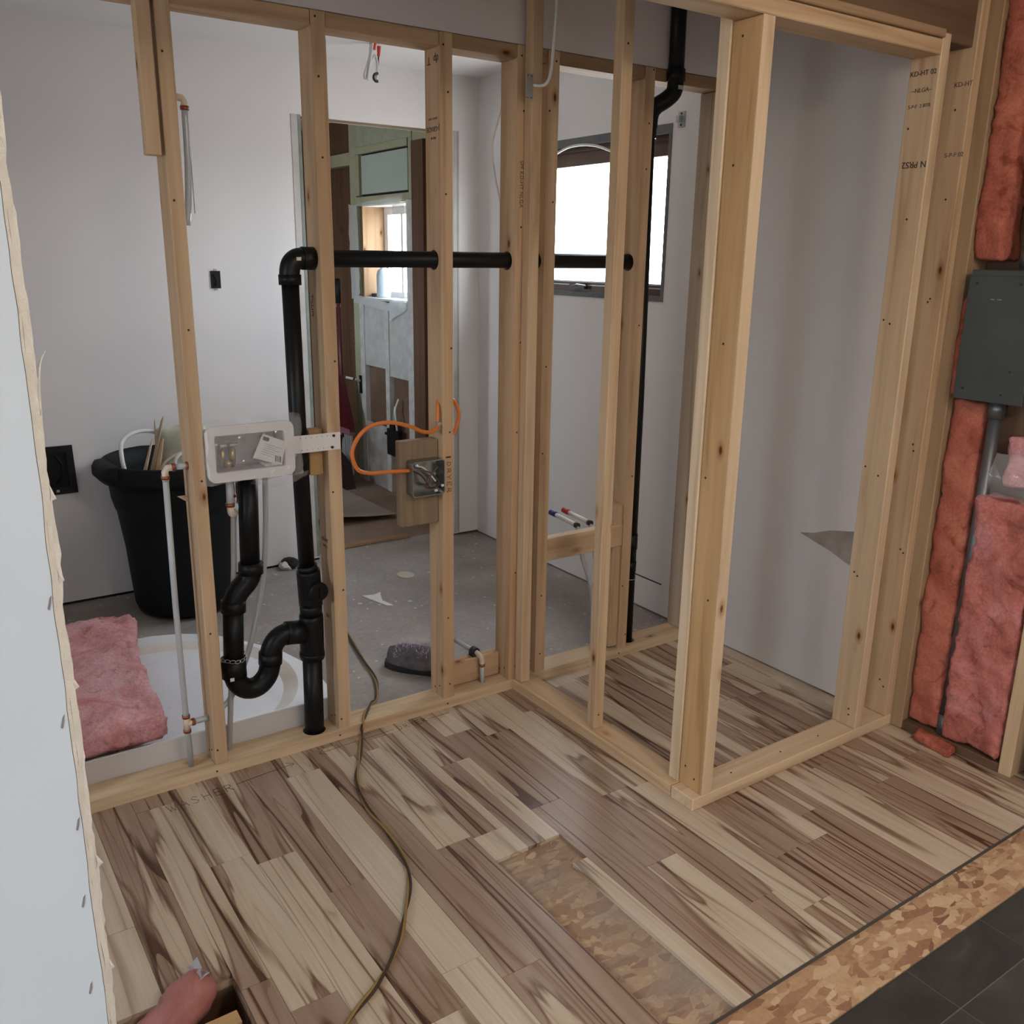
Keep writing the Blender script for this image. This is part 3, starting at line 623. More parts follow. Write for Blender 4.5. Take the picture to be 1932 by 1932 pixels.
V = thing('vent_pipe', 'black vertical vent pipe with offset elbow at the right end of the stud wall', 'pipe', (2.29, 2.51, 0))
tube_obj('lower_run', [(2.287, 2.51, -0.06), (2.283, 2.51, 1.0), (2.268, 2.51, 1.95)], 0.021, black_abs, V, 20)
tube_obj('offset_elbow', smooth_path([(2.268, 2.51, 1.93), (2.268, 2.505, 1.975), (2.272, 2.485, 2.0), (2.296, 2.465, 2.02), (2.318, 2.452, 2.045), (2.322, 2.45, 2.08), (2.322, 2.45, 2.11)], 4), 0.0275, black_abs, V, 20)
hub('hub', (2.268, 2.51, 1.90), (2.268, 2.51, 1.955), 0.026, V); hub('hub', (2.322, 2.45, 2.075), (2.322, 2.45, 2.115), 0.031, V)
tube_obj('upper_run', [(2.322, 2.45, 2.09), (2.316, 2.448, 2.44)], 0.0262, black_abs, V, 20)
bxo('pipe_sticker', (2.31, 2.329, 2.4205, 2.4235, 2.05, 2.062), mat('label_green', (0.35, 0.42, 0.36), 0.6), V)
hub('coupling', (2.2835, 2.51, 0.42), (2.283, 2.51, 0.48), 0.025, V); hub('coupling', (2.283, 2.51, 0.33), (2.2833, 2.51, 0.37), 0.0245, V)
bm = bmesh.new(); tube(bm, [(2.284+0.0235*math.cos(a*PI/8), 2.51+0.0235*math.sin(a*PI/8), 0.30) for a in range(17)], 0.0016, 5, False); mesh_obj('hanger_strap', bm, steel_m, V)

# ------------------------------------------------------------------ PEX water lines
RP = 0.0085
def ring(p0, p1, parent, r=0.0112, m=copper_m): return tube_obj('crimp_ring', [p0, p1], r, m, parent, 14)
p = thing('water_line', 'grey water pipe with elbow and tee standing left of the first stud', 'pipe', (0.58, 2.5, 0.03))
tube_obj('riser', [(0.579, 2.5, 0.03), (0.576, 2.5, 0.19), (0.575, 2.5, 0.55), (0.579, 2.5, 0.915)], RP, pex_m, p)
tube_obj('elbow', [(0.579, 2.5, 0.905), (0.579, 2.5, 0.93), (0.585, 2.5, 0.94), (0.602, 2.5, 0.9405)], 0.0095, fit_m, p)
ring((0.579, 2.5, 0.910), (0.579, 2.5, 0.919), p); ring((0.597, 2.5, 0.9405), (0.606, 2.5, 0.941), p); ring((0.634, 2.5, 0.941), (0.643, 2.5, 0.941), p)
tube_obj('top_run', [(0.602, 2.5, 0.9405), (0.66, 2.5, 0.941)], RP, pex_m, p)
tube_obj('tee', [(0.576, 2.5, 0.155), (0.576, 2.5, 0.205)], 0.0098, fit_m, p); tube_obj('tee_branch', [(0.576, 2.5, 0.178), (0.598, 2.5, 0.178)], 0.0095, fit_m, p)
ring((0.576, 2.5, 0.196), (0.576, 2.5, 0.205), p); ring((0.576, 2.5, 0.150), (0.576, 2.5, 0.159), p); ring((0.590, 2.5, 0.178), (0.599, 2.5, 0.178), p)
tube_obj('side_run', [(0.595, 2.5, 0.178), (0.64, 2.5, 0.179)], RP, pex_m, p)
p = thing('water_line', 'grey water pipe curving down from the washer box behind the trap', 'pipe', (0.7, 2.54, 0.17))
tube_obj('run', [(0.866, 2.535, 0.895), (0.864, 2.54, 0.80), (0.862, 2.55, 0.70), (0.850, 2.56, 0.57), (0.820, 2.562, 0.43), (0.785, 2.560, 0.32), (0.726, 2.548, 0.205), (0.690, 2.54, 0.178)], RP, pex_m, p, 12, 6)
p = thing('water_line', 'grey water pipe with white shut-off dropping straight into the plate', 'pipe', (0.701, 2.5, 0.03))
tube_obj('riser', [(0.700, 2.53, 0.03), (0.723, 2.535, 0.25), (0.757, 2.54, 0.61), (0.768, 2.54, 0.79), (0.769, 2.535, 0.885)], RP, pex_m, p)
ring((0.767, 2.54, 0.772), (0.767, 2.54, 0.783), p); ring((0.768, 2.54, 0.826), (0.768, 2.54, 0.836), p)
tube_obj('valve_body', [(0.767, 2.54, 0.785), (0.768, 2.54, 0.825)], 0.0105, fit_m, p); tube_obj('valve_knob', [(0.766, 2.53, 0.803), (0.764, 2.512, 0.803)], 0.0115, mat('pale_blue_plastic', (0.55, 0.68, 0.74), 0.4), p)
p = thing('water_stub', 'capped grey stub pipe hanging under the washer box', 'pipe', (0.745, 2.5, 0.79))
tube_obj('stub', [(0.747, 2.49, 0.885), (0.745, 2.49, 0.815)], 0.0105, pex_m, p); ring((0.745, 2.49, 0.812), (0.745, 2.49, 0.823), p, 0.0125); tube_obj('elbow', [(0.745, 2.49, 0.813), (0.746, 2.49, 0.796), (0.752, 2.495, 0.789), (0.762, 2.51, 0.788)], 0.0105, fit_m, p, 12, 4)
p = thing('water_riser', 'short grey riser pipe with copper ring high beside the first stud', 'pipe', (0.715, 2.56, 1.6))
tube_obj('run', [(0.706, 2.56, 1.57), (0.713, 2.56, 1.63), (0.7195, 2.56, 1.735), (0.7215, 2.56, 1.86)], RP, mat('bright_pex', (0.40, 0.44, 0.48), 0.2), p, 12, 5); tube_obj('elbow', [(0.7215, 2.56, 1.855), (0.7215, 2.56, 1.872), (0.716, 2.56, 1.88), (0.700, 2.56, 1.882)], 0.009, fit_m, p); ring((0.7215, 2.56, 1.852), (0.7215, 2.56, 1.862), p); bxo('edge_highlight', (0.727, 0.7285, 2.555, 2.562, 1.60, 1.845), wcable_m, p)  # thin white strip stands in for the highlight along the pipe's right edge
p = thing('supply_stub', 'grey elbowed supply stub with black clamp on the bottom plate', 'pipe', (1.6, 2.51, 0.03))
tube_obj('riser', [(1.601, 2.505, 0.03), (1.601, 2.507, 0.105)], RP, pex_m, p); ring((1.601, 2.507, 0.098), (1.601, 2.507, 0.108), p)
tube_obj('elbow', [(1.601, 2.507, 0.104), (1.601, 2.512, 0.128), (1.597, 2.53, 0.139), (1.592, 2.55, 0.142)], 0.0095, fit_m, p, 12, 4)
tube_obj('stub', [(1.593, 2.545, 0.142), (1.578, 2.66, 0.150)], RP, pex_m, p); ring((1.5785, 2.655, 0.1495), (1.5775, 2.668, 0.151), p, 0.0105, mat('pink_cap', (0.45, 0.22, 0.18), 0.5))
tube_obj('clamp', [(1.5945, 2.535, 0.142), (1.592, 2.557, 0.1425)], 0.0165, rubber_m, p); bxo('clamp_foot', (1.578, 1.612, 2.53, 2.56, 0.128, 0.139), rubber_m, p)
for xo, name, m_, lab in ((2.040, 'blue_cap', mat('blue_cap', (0.02, 0.035, 0.16), 0.5), 'grey sink supply pipe with a blue cap on the cross block'), (2.102, 'red_cap', mat('red_cap', (0.35, 0.02, 0.02), 0.5), 'grey sink supply pipe with a red cap on the cross block')):
    p = thing('supply_stub', lab, 'pipe', (xo, 2.52, 0.03))
    dx = 0.07 if name == 'blue_cap' else 0.03
    tube_obj('riser', [(xo+dx, 2.515, 0.03), (xo+dx, 2.515, 0.12), (xo+dx*0.85, 2.515, 0.28), (xo+0.004, 2.515, 0.44), (xo-0.01, 2.518, 0.52), (xo-0.012, 2.532, 0.547)], RP, pex_m, p, 12, 6)
    tube_obj('stub', [(xo-0.012, 2.528, 0.549), (xo-0.004, 2.68, 0.556)], RP, white_pl, p)
    tube_obj('cap', [(xo-0.0045, 2.665, 0.5555), (xo-0.003, 2.705, 0.557)], 0.0105, m_, p); tube_obj('bend_clamp', [(xo-0.012, 2.522, 0.5485), (xo-0.0115, 2.538, 0.549)], 0.011, rubber_m, p)

# ------------------------------------------------------------------ washer outlet box
Wb = thing('washer_box', 'white washer outlet box wrapped in clear plastic beside the first stud', 'outlet box', (0.8, 2.47, 0.9))
def rrect(x0, x1, z0, z1, r, n=5):
    out = []
    for cx, cz, a0 in ((x1-r, z1-r, 0), (x0+r, z1-r, PI/2), (x0+r, z0+r, PI), (x1-r, z0+r, 1.5*PI)):
        for i in range(n+1): a = a0+i*PI/2/n; out.append((cx+r*math.cos(a), cz+r*math.sin(a)))
    return out
oy = 2.448
def frame_ring(bm, o, i, y0, y1):
    n = len(o); rows = [[bm.verts.new((p[0], y, p[1])) for p in L] for L, y in ((o, y1), (o, y0), (i, y0), (i, y1))]
    for a in range(4):
        for k in range(n): bm.faces.new((rows[a][k], rows[a][(k+1) % n], rows[(a+1) % 4][(k+1) % n], rows[(a+1) % 4][k]))
O = rrect(0.679, 0.926, 0.894, 1.050, 0.022); I = rrect(0.702, 0.897, 0.921, 1.024, 0.006)
bm = bmesh.new(); frame_ring(bm, O, I, oy, oy+0.012); mesh_obj('face_frame', bm, white_pl, Wb)
bm = bmesh.new(); frame_ring(bm, rrect(0.696, 0.903, 0.915, 1.030, 0.01), I, oy+0.012, oy+0.085); box(bm, 0.697, 0.902, oy+0.085, oy+0.09, 0.916, 1.029); mesh_obj('box_body', bm, mat('box_inside', (0.42, 0.39, 0.38), 0.5), Wb)
for xx in (0.735, 0.762):
    vb = tube_obj('valve', [(xx, oy+0.05, 0.925), (xx, oy+0.05, 0.985)], 0.010, mat('brass', (0.45, 0.30, 0.12), 0.3, 0.9), Wb); tube_obj('handle', [(xx-0.012, oy+0.03, 0.99), (xx+0.012, oy+0.03, 0.99)], 0.006, steel_m, vb)
tube_obj('brass_nut', [(0.738, oy+0.028, 0.932), (0.748, oy+0.028, 0.946)], 0.011, mat('brass', (0.45, 0.30, 0.12), 0.3, 0.9), Wb)
bxo('drain_boss', (0.845, 0.885, oy+0.02, oy+0.07, 0.916, 0.930), white_pl, Wb)
# paper tag
tg = bmesh.new(); q = [(0.834, 1.020), (0.899, 0.992), (0.884, 0.926), (0.803, 0.955), (0.806, 0.963)]
poly_prism(tg, q, 1, oy-0.006, oy-0.0052); tagp = mesh_obj('paper_tag', tg, mat('tag_paper', (0.68, 0.65, 0.63), 0.7), Wb)
bm = bmesh.new(); poly_prism(bm, [(0.836, 1.013), (0.853, 1.006), (0.849, 0.996), (0.833, 1.003)], 1, oy-0.0066, oy-0.0059); mesh_obj('tag_logo', bm, ink_m, tagp)
bm = bmesh.new()
for i in range(6):
    t = i/5; a = Vector((0.838-0.012*t, 0, 0.992-0.027*t)); u = Vector((0.046-0.004*(i % 2)*3, 0, -0.0195+0.0015*(i % 2)*3)); n_ = Vector((0.0004, 0, 0.0013))
    v = [bm.verts.new((c.x, oy-0.0064, c.z)) for c in (a, a+u, a+u+n_, a+n_)]; bm.faces.new(v)
mesh_obj('tag_print', bm, mat('grey_print', (0.30, 0.28, 0.27), 0.8), tagp)
bm = bmesh.new()
for i, ww in enumerate((0.0022, 0.001, 0.0018, 0.001, 0.0026, 0.0012)):
    x = 0.866+i*0.0031; v = [bm.verts.new((xx, oy-0.0064, zz)) for xx, zz in ((x, 0.955-i*0.0009), (x+ww, 0.955-i*0.0009), (x+ww-0.001, 0.938-i*0.0009), (x-0.001, 0.938-i*0.0009))]; bm.faces.new(v)
mesh_obj('tag_barcode', bm, ink_m, tagp)
# wrap: crumpled film around the box
bm = bmesh.new(); nx, nz = 44, 30; G = []
for j in range(nz+1):
    row = []
    for i in range(nx+1):
        u, v = i/nx, j/nz; x = 0.672+u*0.285; z = 0.885+v*0.176
        d = 0.006*noise.noise(Vector((x*38, z*38, 1.7)))+0.004*noise.noise(Vector((x*90, z*70, 5.1)))
        e = min(u, 1-u, v, 1-v); y = oy-0.012-abs(d)*1.2+max(0, 0.05-e)*0.75
        x += 0.010*noise.noise(Vector((x*20, z*20, 9)))*(1 if e < 0.05 else 0); z += 0.012*noise.noise(Vector((x*25, z*25, 4)))*(1 if e < 0.05 else 0)
        row.append(bm.verts.new((x, y, z)))
    G.append(row)
for j in range(nz):
    for i in range(nx): bm.faces.new((G[j][i], G[j][i+1], G[j+1][i+1], G[j+1][i]))
mesh_obj('plastic_wrap', bm, wrap_m, Wb)
bm = bmesh.new(); rr = random.Random(3)     # loose corner bag at lower right
G = []
for j in range(9):
    row = []
    for i in range(15):
        u, v = i/14, j/8; x = 0.80+u*0.165; z = 0.893-v*(0.018+0.016*math.sin(u*PI))+0.02*max(0, u-0.6); y = oy-0.004+0.03*v*(1-u*0.5)+0.008*noise.noise(Vector((x*60, z*60, 2)))
        row.append(bm.verts.new((x, y, z)))
    G.append(row)
for j in range(8):
    for i in range(14): bm.faces.new((G[j][i], G[j][i+1], G[j+1][i+1], G[j+1][i]))
mesh_obj('plastic_flap', bm, wrap_m, Wb)
# mounting strap with punched holes
bm = bmesh.new(); hs = []
for i in range(7): hs += [(0.950+i*0.0165, 0.992, 0.0016), (0.953+i*0.0165, 0.9565, 0.0016)]
plate_holes(bm, (0.915, 1.0725, 0.949, 1.000), hs, 1, 2.4615, 2.4635, 8)
st = mesh_obj('mounting_strap', bm, white_pl, Wb)
for c in ((1.052, 0.991), (1.046, 0.957)): tube_obj('screw', [(c[0], 2.4635, c[1]), (c[0], 2.459, c[1])], 0.0042, rubber_m, st)

# ------------------------------------------------------------------ junction box and orange cable
J = thing('junction_box', 'open galvanized dryer outlet box with coiled wires on a brown board', 'electrical box', (1.366, 2.47, 0.77))
bm = bmesh.new(); O = rrect(1.302, 1.4185, 0.770, 0.884, 0.010); I = rrect(1.305, 1.4155, 0.773, 0.881, 0.008)
frame_ring(bm, O, I, 2.446, 2.487); poly_prism(bm, O, 1, 2.487, 2.4895); mesh_obj('box_body', bm, mat('dull_galvanized', (0.30, 0.31, 0.30), 0.26, 0.95), J)
for i, pts in enumerate(([(1.312, 2.47, 0.868), (1.34, 2.455, 0.855), (1.37, 2.45, 0.842), (1.398, 2.455, 0.815), (1.400, 2.46, 0.796), (1.375, 2.456, 0.790), (1.352, 2.452, 0.800), (1.356, 2.45, 0.822), (1.378, 2.448, 0.846), (1.396, 2.45, 0.862)],
                         [(1.318, 2.475, 0.850), (1.338, 2.46, 0.838), (1.355, 2.455, 0.815), (1.368, 2.456, 0.795), (1.395, 2.462, 0.792)],
                         [(1.316, 2.475, 0.86), (1.345, 2.465, 0.862), (1.372, 2.458, 0.836), (1.392, 2.46, 0.812)])):
    tube_obj('wire', pts, 0.0026, [mat('brown_wire', (0.10, 0.035, 0.03), 0.35), rubber_m, wcable_m][i], J, 8, 5)
for c in ((1.385, 0.781), (1.41, 0.795), (1.316, 0.87)): tube_obj('wire_end', [(c[0], 2.455, c[1]), (c[0]+0.009, 2.45, c[1]+0.003)], 0.004, white_pl, J, 8)
for z in (0.79, 0.83, 0.87):
    for x in (1.318, 1.402): tube_obj('knockout', [(x, 2.4868, z), (x, 2.4855, z)], 0.006, steel_m, J, 12)
O_ = thing('orange_cable', 'orange cable looping from the third stud into the dryer outlet box', 'cable', (1.3, 2.47, 0.85))
tube_obj('cable', [(1.425, 2.50, 1.060), (1.412, 2.478, 1.045), (1.407, 2.470, 1.01), (1.403, 2.466, 0.985), (1.38, 2.462, 0.972), (1.345, 2.46, 0.976), (1.30, 2.46, 0.997), (1.227, 2.462, 1.014), (1.157, 2.465, 1.000), (1.113, 2.468, 0.941), (1.126, 2.47, 0.882), (1.168, 2.472, 0.862), (1.235, 2.472, 0.858), (1.31, 2.472, 0.853)], 0.0062, orange_m, O_, 12, 6)
bxo('staple', (1.398, 1.4125, 2.455, 2.475, 0.991, 1.0), steel_m, O_)
tube_obj('cable_tail', [(1.455, 2.50, 1.064), (1.480, 2.50, 1.060), (1.5005, 2.50, 1.022), (1.4995, 2.50, 0.99), (1.486, 2.502, 0.955), (1.462, 2.52, 0.93)], 0.0062, orange_m, O_, 12, 6)
np_ = tag(bxo('nail_plate', (1.690, 1.7125, 2.4185, 2.4205, 1.957, 2.027), steel_m), 'small galvanized nail plate high on the closet junction stud', 'nail plate')
for z in (1.962, 2.022):
    for x in (1.694, 1.708): tube_obj('nail', [(x, 2.4186, z), (x, 2.4172, z)], 0.0016, rubber_m, np_, 8)
wc = tag(tube_obj('lamp_cable', [(1.717, 2.424, 1.999), (1.735, 2.405, 1.997), (1.752, 2.40, 2.008), (1.765, 2.40, 2.04), (1.772, 2.402, 2.09), (1.780, 2.405, 2.16), (1.788, 2.41, 2.25), (1.79, 2.42, 2.435)], 0.0045, wcable_m, None, 10, 6), 'white cable dropping from the ceiling into the closet junction stud', 'cable')
wc2 = tag(tube_obj('lamp_cable', [(1.700, 2.56, 1.96), (1.69, 2.60, 1.85), (1.70, 2.60, 1.75), (1.712, 2.58, 1.66)], 0.0035, wcable_m, None, 8, 6), 'thin white cable hanging behind the closet junction stud', 'cable')

# ------------------------------------------------------------------ bathroom window
WN = struct(thing('window_1', None, None, (WX, 3.335, 1.335)), 'wide awning window with grey liner and brown sash above the bathroom floor')
liner_m = stain_noise('grey_liner', (0.12, 0.125, 0.135), (0.17, 0.175, 0.18), 10, 0.5, 0.05)
sash_m = stain_noise('brown_sash', (0.11, 0.065, 0.05), (0.15, 0.09, 0.07), 10, 0.4, 0.05)
y0, y1, z0, z1 = BW
for nm, b_ in (('liner', (WX-0.004, WX+0.10, y0, y0+0.016, z0, z1)), ('liner', (WX-0.004, WX+0.10, y1-0.016, y1, z0, z1)), ('liner', (WX-0.004, WX+0.10, y0+0.016, y1-0.016, z1-0.034, z1)), ('liner', (WX-0.004, WX+0.10, y0+0.016, y1-0.016, z0, z0+0.022))):
    bxo(nm, b_, liner_m, WN)
yy0, yy1, zz0, zz1 = y0+0.016, y1-0.016, z0+0.022, z1-0.034
sx0, sx1 = WX+0.03, WX+0.075
bxo('sash_rail', (sx0, sx1, yy0, yy1, zz1-0.078, zz1), sash_m, WN); bxo('sash_rail', (sx0, sx1, yy0, yy1, zz0, zz0+0.045), sash_m, WN)
bxo('sash_rail', (sx0, sx1, yy0, yy0+0.02, zz0, zz1), mat('pale_stile', (0.42, 0.42, 0.44), 0.5), WN); bxo('sash_rail', (sx0, sx1, yy1-0.04, yy1, zz0, zz1), sash_m, WN)
bxo('sash_lip', (sx0-0.012, sx0, yy0, yy1, zz1-0.022, zz1-0.014), sash_m, WN); bxo('sash_lip', (sx0-0.012, sx0, yy0, yy1, zz0+0.040, zz0+0.047), mat('bright_bead', (0.5, 0.5, 0.52), 0.4, 0.3), WN); bxo('sash_lip', (sx0-0.006, sx0, yy0, yy1, zz0+0.026, zz0+0.031), mat('bright_bead', (0.5, 0.5, 0.52), 0.4, 0.3), WN)
bxo('pane', (sx0+0.02, sx0+0.024, yy0+0.01, yy1-0.02, zz0+0.02, zz1-0.03), glass_m, WN)
la = bxo('latch', (sx0-0.022, sx0-0.001, 3.31, 3.42, zz0+0.012, zz0+0.034), mat('dark_metal', (0.05, 0.05, 0.055), 0.4, 0.6), WN); tube_obj('latch_arm', [(sx0-0.018, 3.41, zz0+0.018), (sx0-0.025, 3.36, zz0+0.030), (sx0-0.022, 3.30, zz0+0.026)], 0.004, steel_m, la)
tag(tube_obj('window_cable', [(2.60, 3.60, 1.905), (2.585, 3.50, 1.935), (2.58, 3.35, 1.967), (2.585, 3.20, 1.960), (2.60, 3.08, 1.925), (2.615, 3.02, 1.915), (2.632, 2.98, 1.99)], 0.005, wcable_m, None, 8, 6), 'white cable drooping across the top of the bathroom window', 'cable')
for (yc, zc, lab) in ((3.934, 2.036, 'small steel blind bracket left of the bathroom window'), (2.738, 2.018, 'small steel blind bracket right of the bathroom window')):
    b = thing('blind_bracket', lab, 'bracket', (WX, yc, zc)); bxo('plate', (WX-0.004, WX, yc-0.018, yc+0.018, zc-0.028, zc+0.028), steel_m, b); bxo('tab', (WX-0.022, WX-0.004, yc-0.006, yc+0.010, zc-0.012, zc+0.012), steel_m, b)
    for dz in (-0.02, 0.02): tube_obj('screw', [(WX-0.004, yc, zc+dz), (WX-0.0065, yc, zc+dz)], 0.004, rubber_m, b, 8)
def cutbox(name, lab, b_, parent=None):
    o = thing(name, lab, 'electrical box', (b_[0], b_[2], b_[4])); bm = bmesh.new(); box(bm, *b_); mesh_obj('box_body', bm, black_pl, o); return o
cutbox('switch_box', 'black empty switch box low on the window wall', (WX-0.004, WX+0.01, 3.858, 3.925, 0.61, 0.775))
o = cutbox('switch_box', 'small black switch box on the back wall beside the first stud', (1.238, 1.281, 4.186, 4.192, 1.350, 1.425)); 
bxo('ear', (1.254, 1.266, 4.1855, 4.189, 1.425, 1.434), steel_m, o); bxo('ear', (1.254, 1.266, 4.1855, 4.189, 1.341, 1.350), steel_m, o); tube_obj('wire', [(1.25, 4.186, 1.41), (1.262, 4.18, 1.385), (1.255, 4.183, 1.362)], 0.003, black_abs, o, 8, 4)
o = thing('access_panel', 'black recessed outlet panel low on the back wall by the torn drywall', 'electrical box', (0.53, 4.19, 0.5))
bm = bmesh.new(); frame_ring(bm, [(0.44, 0.500), (0.604, 0.502), (0.600, 0.708), (0.44, 0.708)], [(0.47, 0.53), (0.575, 0.53), (0.572, 0.68), (0.47, 0.68)], 4.178, 4.19); mesh_obj('frame', bm, black_pl, o)
bxo('recess', (0.455, 0.59, 4.1885, 4.1895, 0.515, 0.695), black_abs, o); tube_obj('cord_loop', [(0.53, 4.188, 0.67), (0.553, 4.18, 0.63), (0.548, 4.18, 0.58), (0.525, 4.186, 0.545)], 0.0035, black_abs, o, 8, 5); bxo('screw_tab', (0.520, 0.532, 4.176, 4.179, 0.512, 0.522), steel_m, o)
# wall scars and floor line clutter
struct(bxo('trim_4', (WX-0.002, WX, 2.694, 2.869, 0.143, 0.1475), dark_m), 'thin dark scar low on the window wall')
cr = thing('wall_patch', 'torn grey triangular scrap on the closet wall beside the door trimmer', 'wall patch', (2.64, 1.85, 0.5))
bm = bmesh.new(); poly_prism(bm, [(2.005, 0.561), (1.95, 0.573), (1.88, 0.600), (1.788, 0.619), (1.789, 0.499), (1.87, 0.527), (1.945, 0.545)], 0, WX-0.0025, WX); mesh_obj('torn_paper', bm, stain_noise('raw_brown_paper', (0.22, 0.175, 0.15), (0.34, 0.29, 0.255), 14, 0.85, 0.3), cr)
o = thing('wall_rubble', 'dark broken drywall clump at the foot of the back wall', 'rubble', (1.5, 4.15, 0.0))
for i, (x, y, s) in enumerate(((1.495, 4.165, 0.035), (1.53, 4.17, 0.03), (1.515, 4.172, 0.045))):
    bm = bmesh.new(); bmesh.ops.create_icosphere(bm, subdivisions=2, radius=s)
    for v in bm.verts: v.co = v.co*(1+0.35*noise.noise(v.co*40+Vector((i*7, 0, 0)))); v.co.z = max(v.co.z, -s*0.6)*0.75; v.co += Vector((x, y-0.02, s*0.46))
    mesh_obj('lump', bm, [gypsum_m, stain_noise('grey_rubble', (0.10, 0.09, 0.09), (0.3, 0.28, 0.27), 30), dark_m][i], o)
# ceiling light wires
o = thing('ceiling_wires', 'white lamp wires with red connectors hanging from the bathroom ceiling', 'wires', (1.87, 3.82, CEIL))
for pts, r in (([(1.868, 3.82, 2.36), (1.858, 3.82, 2.30), (1.835, 3.82, 2.235), (1.842, 3.82, 2.222), (1.862, 3.82, 2.28), (1.884, 3.82, 2.315)], 0.005), ([(1.884, 3.82, 2.315), (1.895, 3.82, 2.29), (1.893, 3.82, 2.24), (1.888, 3.82, 2.222)], 0.0055), ([(1.874, 3.815, 2.36), (1.865, 3.815, 2.31), (1.852, 3.815, 2.25), (1.846, 3.815, 2.215)], 0.005)):
    tube_obj('wire', pts, r, wcable_m, o, 8, 5)
tube_obj('dark_coil', [(1.895, 3.815, 2.245), (1.880, 3.815, 2.240), (1.874, 3.815, 2.226), (1.882, 3.815, 2.214), (1.894, 3.815, 2.214)], 0.0055, rubber_m, o, 8, 5)
red_m = mat('red_connector', (0.65, 0.06, 0.03), 0.4)
tube_obj('connector', [(1.906, 3.82, 2.352), (1.902, 3.82, 2.312)], [0.0085, 0.006], red_m, o, 10); tube_obj('connector', [(1.884, 3.82, 2.36), (1.883, 3.82, 2.335)], [0.0085, 0.006], red_m, o, 10); tube_obj('wire', [(1.902, 3.82, 2.312), (1.899, 3.82, 2.275)], 0.003, rubber_m, o, 8)

# ------------------------------------------------------------------ shower base, batt, bin, slipper
SB = thing('shower_base', 'white corner shower base with a rounded front lying behind the stud wall', 'shower base', (0.6, 2.9, 0))
pan_m = mat('pan_acrylic', (0.86, 0.88, 0.90), 0.28); n = N(pan_m); v = n.coord(rnd=False)
n.color(n.mix(n.ramp(n.noise(v, 26, 6, 0.7), [(0.60, (0, 0, 0)), (0.74, (0.4, 0.4, 0.4))]), (0.86, 0.885, 0.915), (0.50, 0.50, 0.54)))
out = [(-0.1, 2.602), (1.07, 2.602), (1.10, 2.68), (1.112, 2.82), (1.103, 2.95), (1.070, 3.09), (0.985, 3.24), (0.90, 3.37), (0.80, 3.44), (0.70, 3.475), (0.55, 3.485), (-0.1, 3.485)]
ZT, ZF = 0.068, 0.052
def circ(r, n_=48): return [(0.6+r*math.cos(2*PI*k/n_), max(2.64+(0.46-r)*0.4, 2.95+r*math.sin(2*PI*k/n_))) for k in range(n_)]
bm = bmesh.new()
Ot = [bm.verts.new((*p_, ZT)) for p_ in out]; Ob = [bm.verts.new((p_[0], p_[1], 0)) for p_ in out]; It = [bm.verts.new((*p_, ZT)) for p_ in circ(0.455)]
E_ = [bm.edges.new((L[i], L[(i+1) % len(L)])) for L in (Ot, It) for i in range(len(L))]
bmesh.ops.triangle_fill(bm, use_beauty=True, use_dissolve=False, edges=E_)
for i in range(len(out)): bm.faces.new((Ot[i], Ob[i], Ob[(i+1) % len(out)], Ot[(i+1) % len(out)]))
mesh_obj('rim', bm, pan_m, SB)
bm = bmesh.new(); a = [bm.verts.new((*p_, ZT)) for p_ in circ(0.455)]; b_ = [bm.verts.new((*p_, ZF)) for p_ in circ(0.405)]
for i in range(48): bm.faces.new((a[i], a[(i+1) % 48], b_[(i+1) % 48], b_[i]))
tan_ring = stain_noise('rust_stained_acrylic', (0.70, 0.62, 0.51), (0.82, 0.80, 0.77), 4, 0.4, 0.0)
mesh_obj('basin_wall', bm, tan_ring, SB)
bm = bmesh.new(); bm.faces.new([bm.verts.new((*p_, ZF)) for p_ in circ(0.405)]); mesh_obj('basin_floor', bm, pan_m, SB)
for b_ in ((-0.1, 1.062, 2.5555, 2.563, 0.0, 0.108), (-0.1, 1.066, 2.5635, 2.601, 0.0, 0.084)): bxo('flange', b_, mat('flange_acrylic', (0.56, 0.53, 0.51), 0.4), SB)
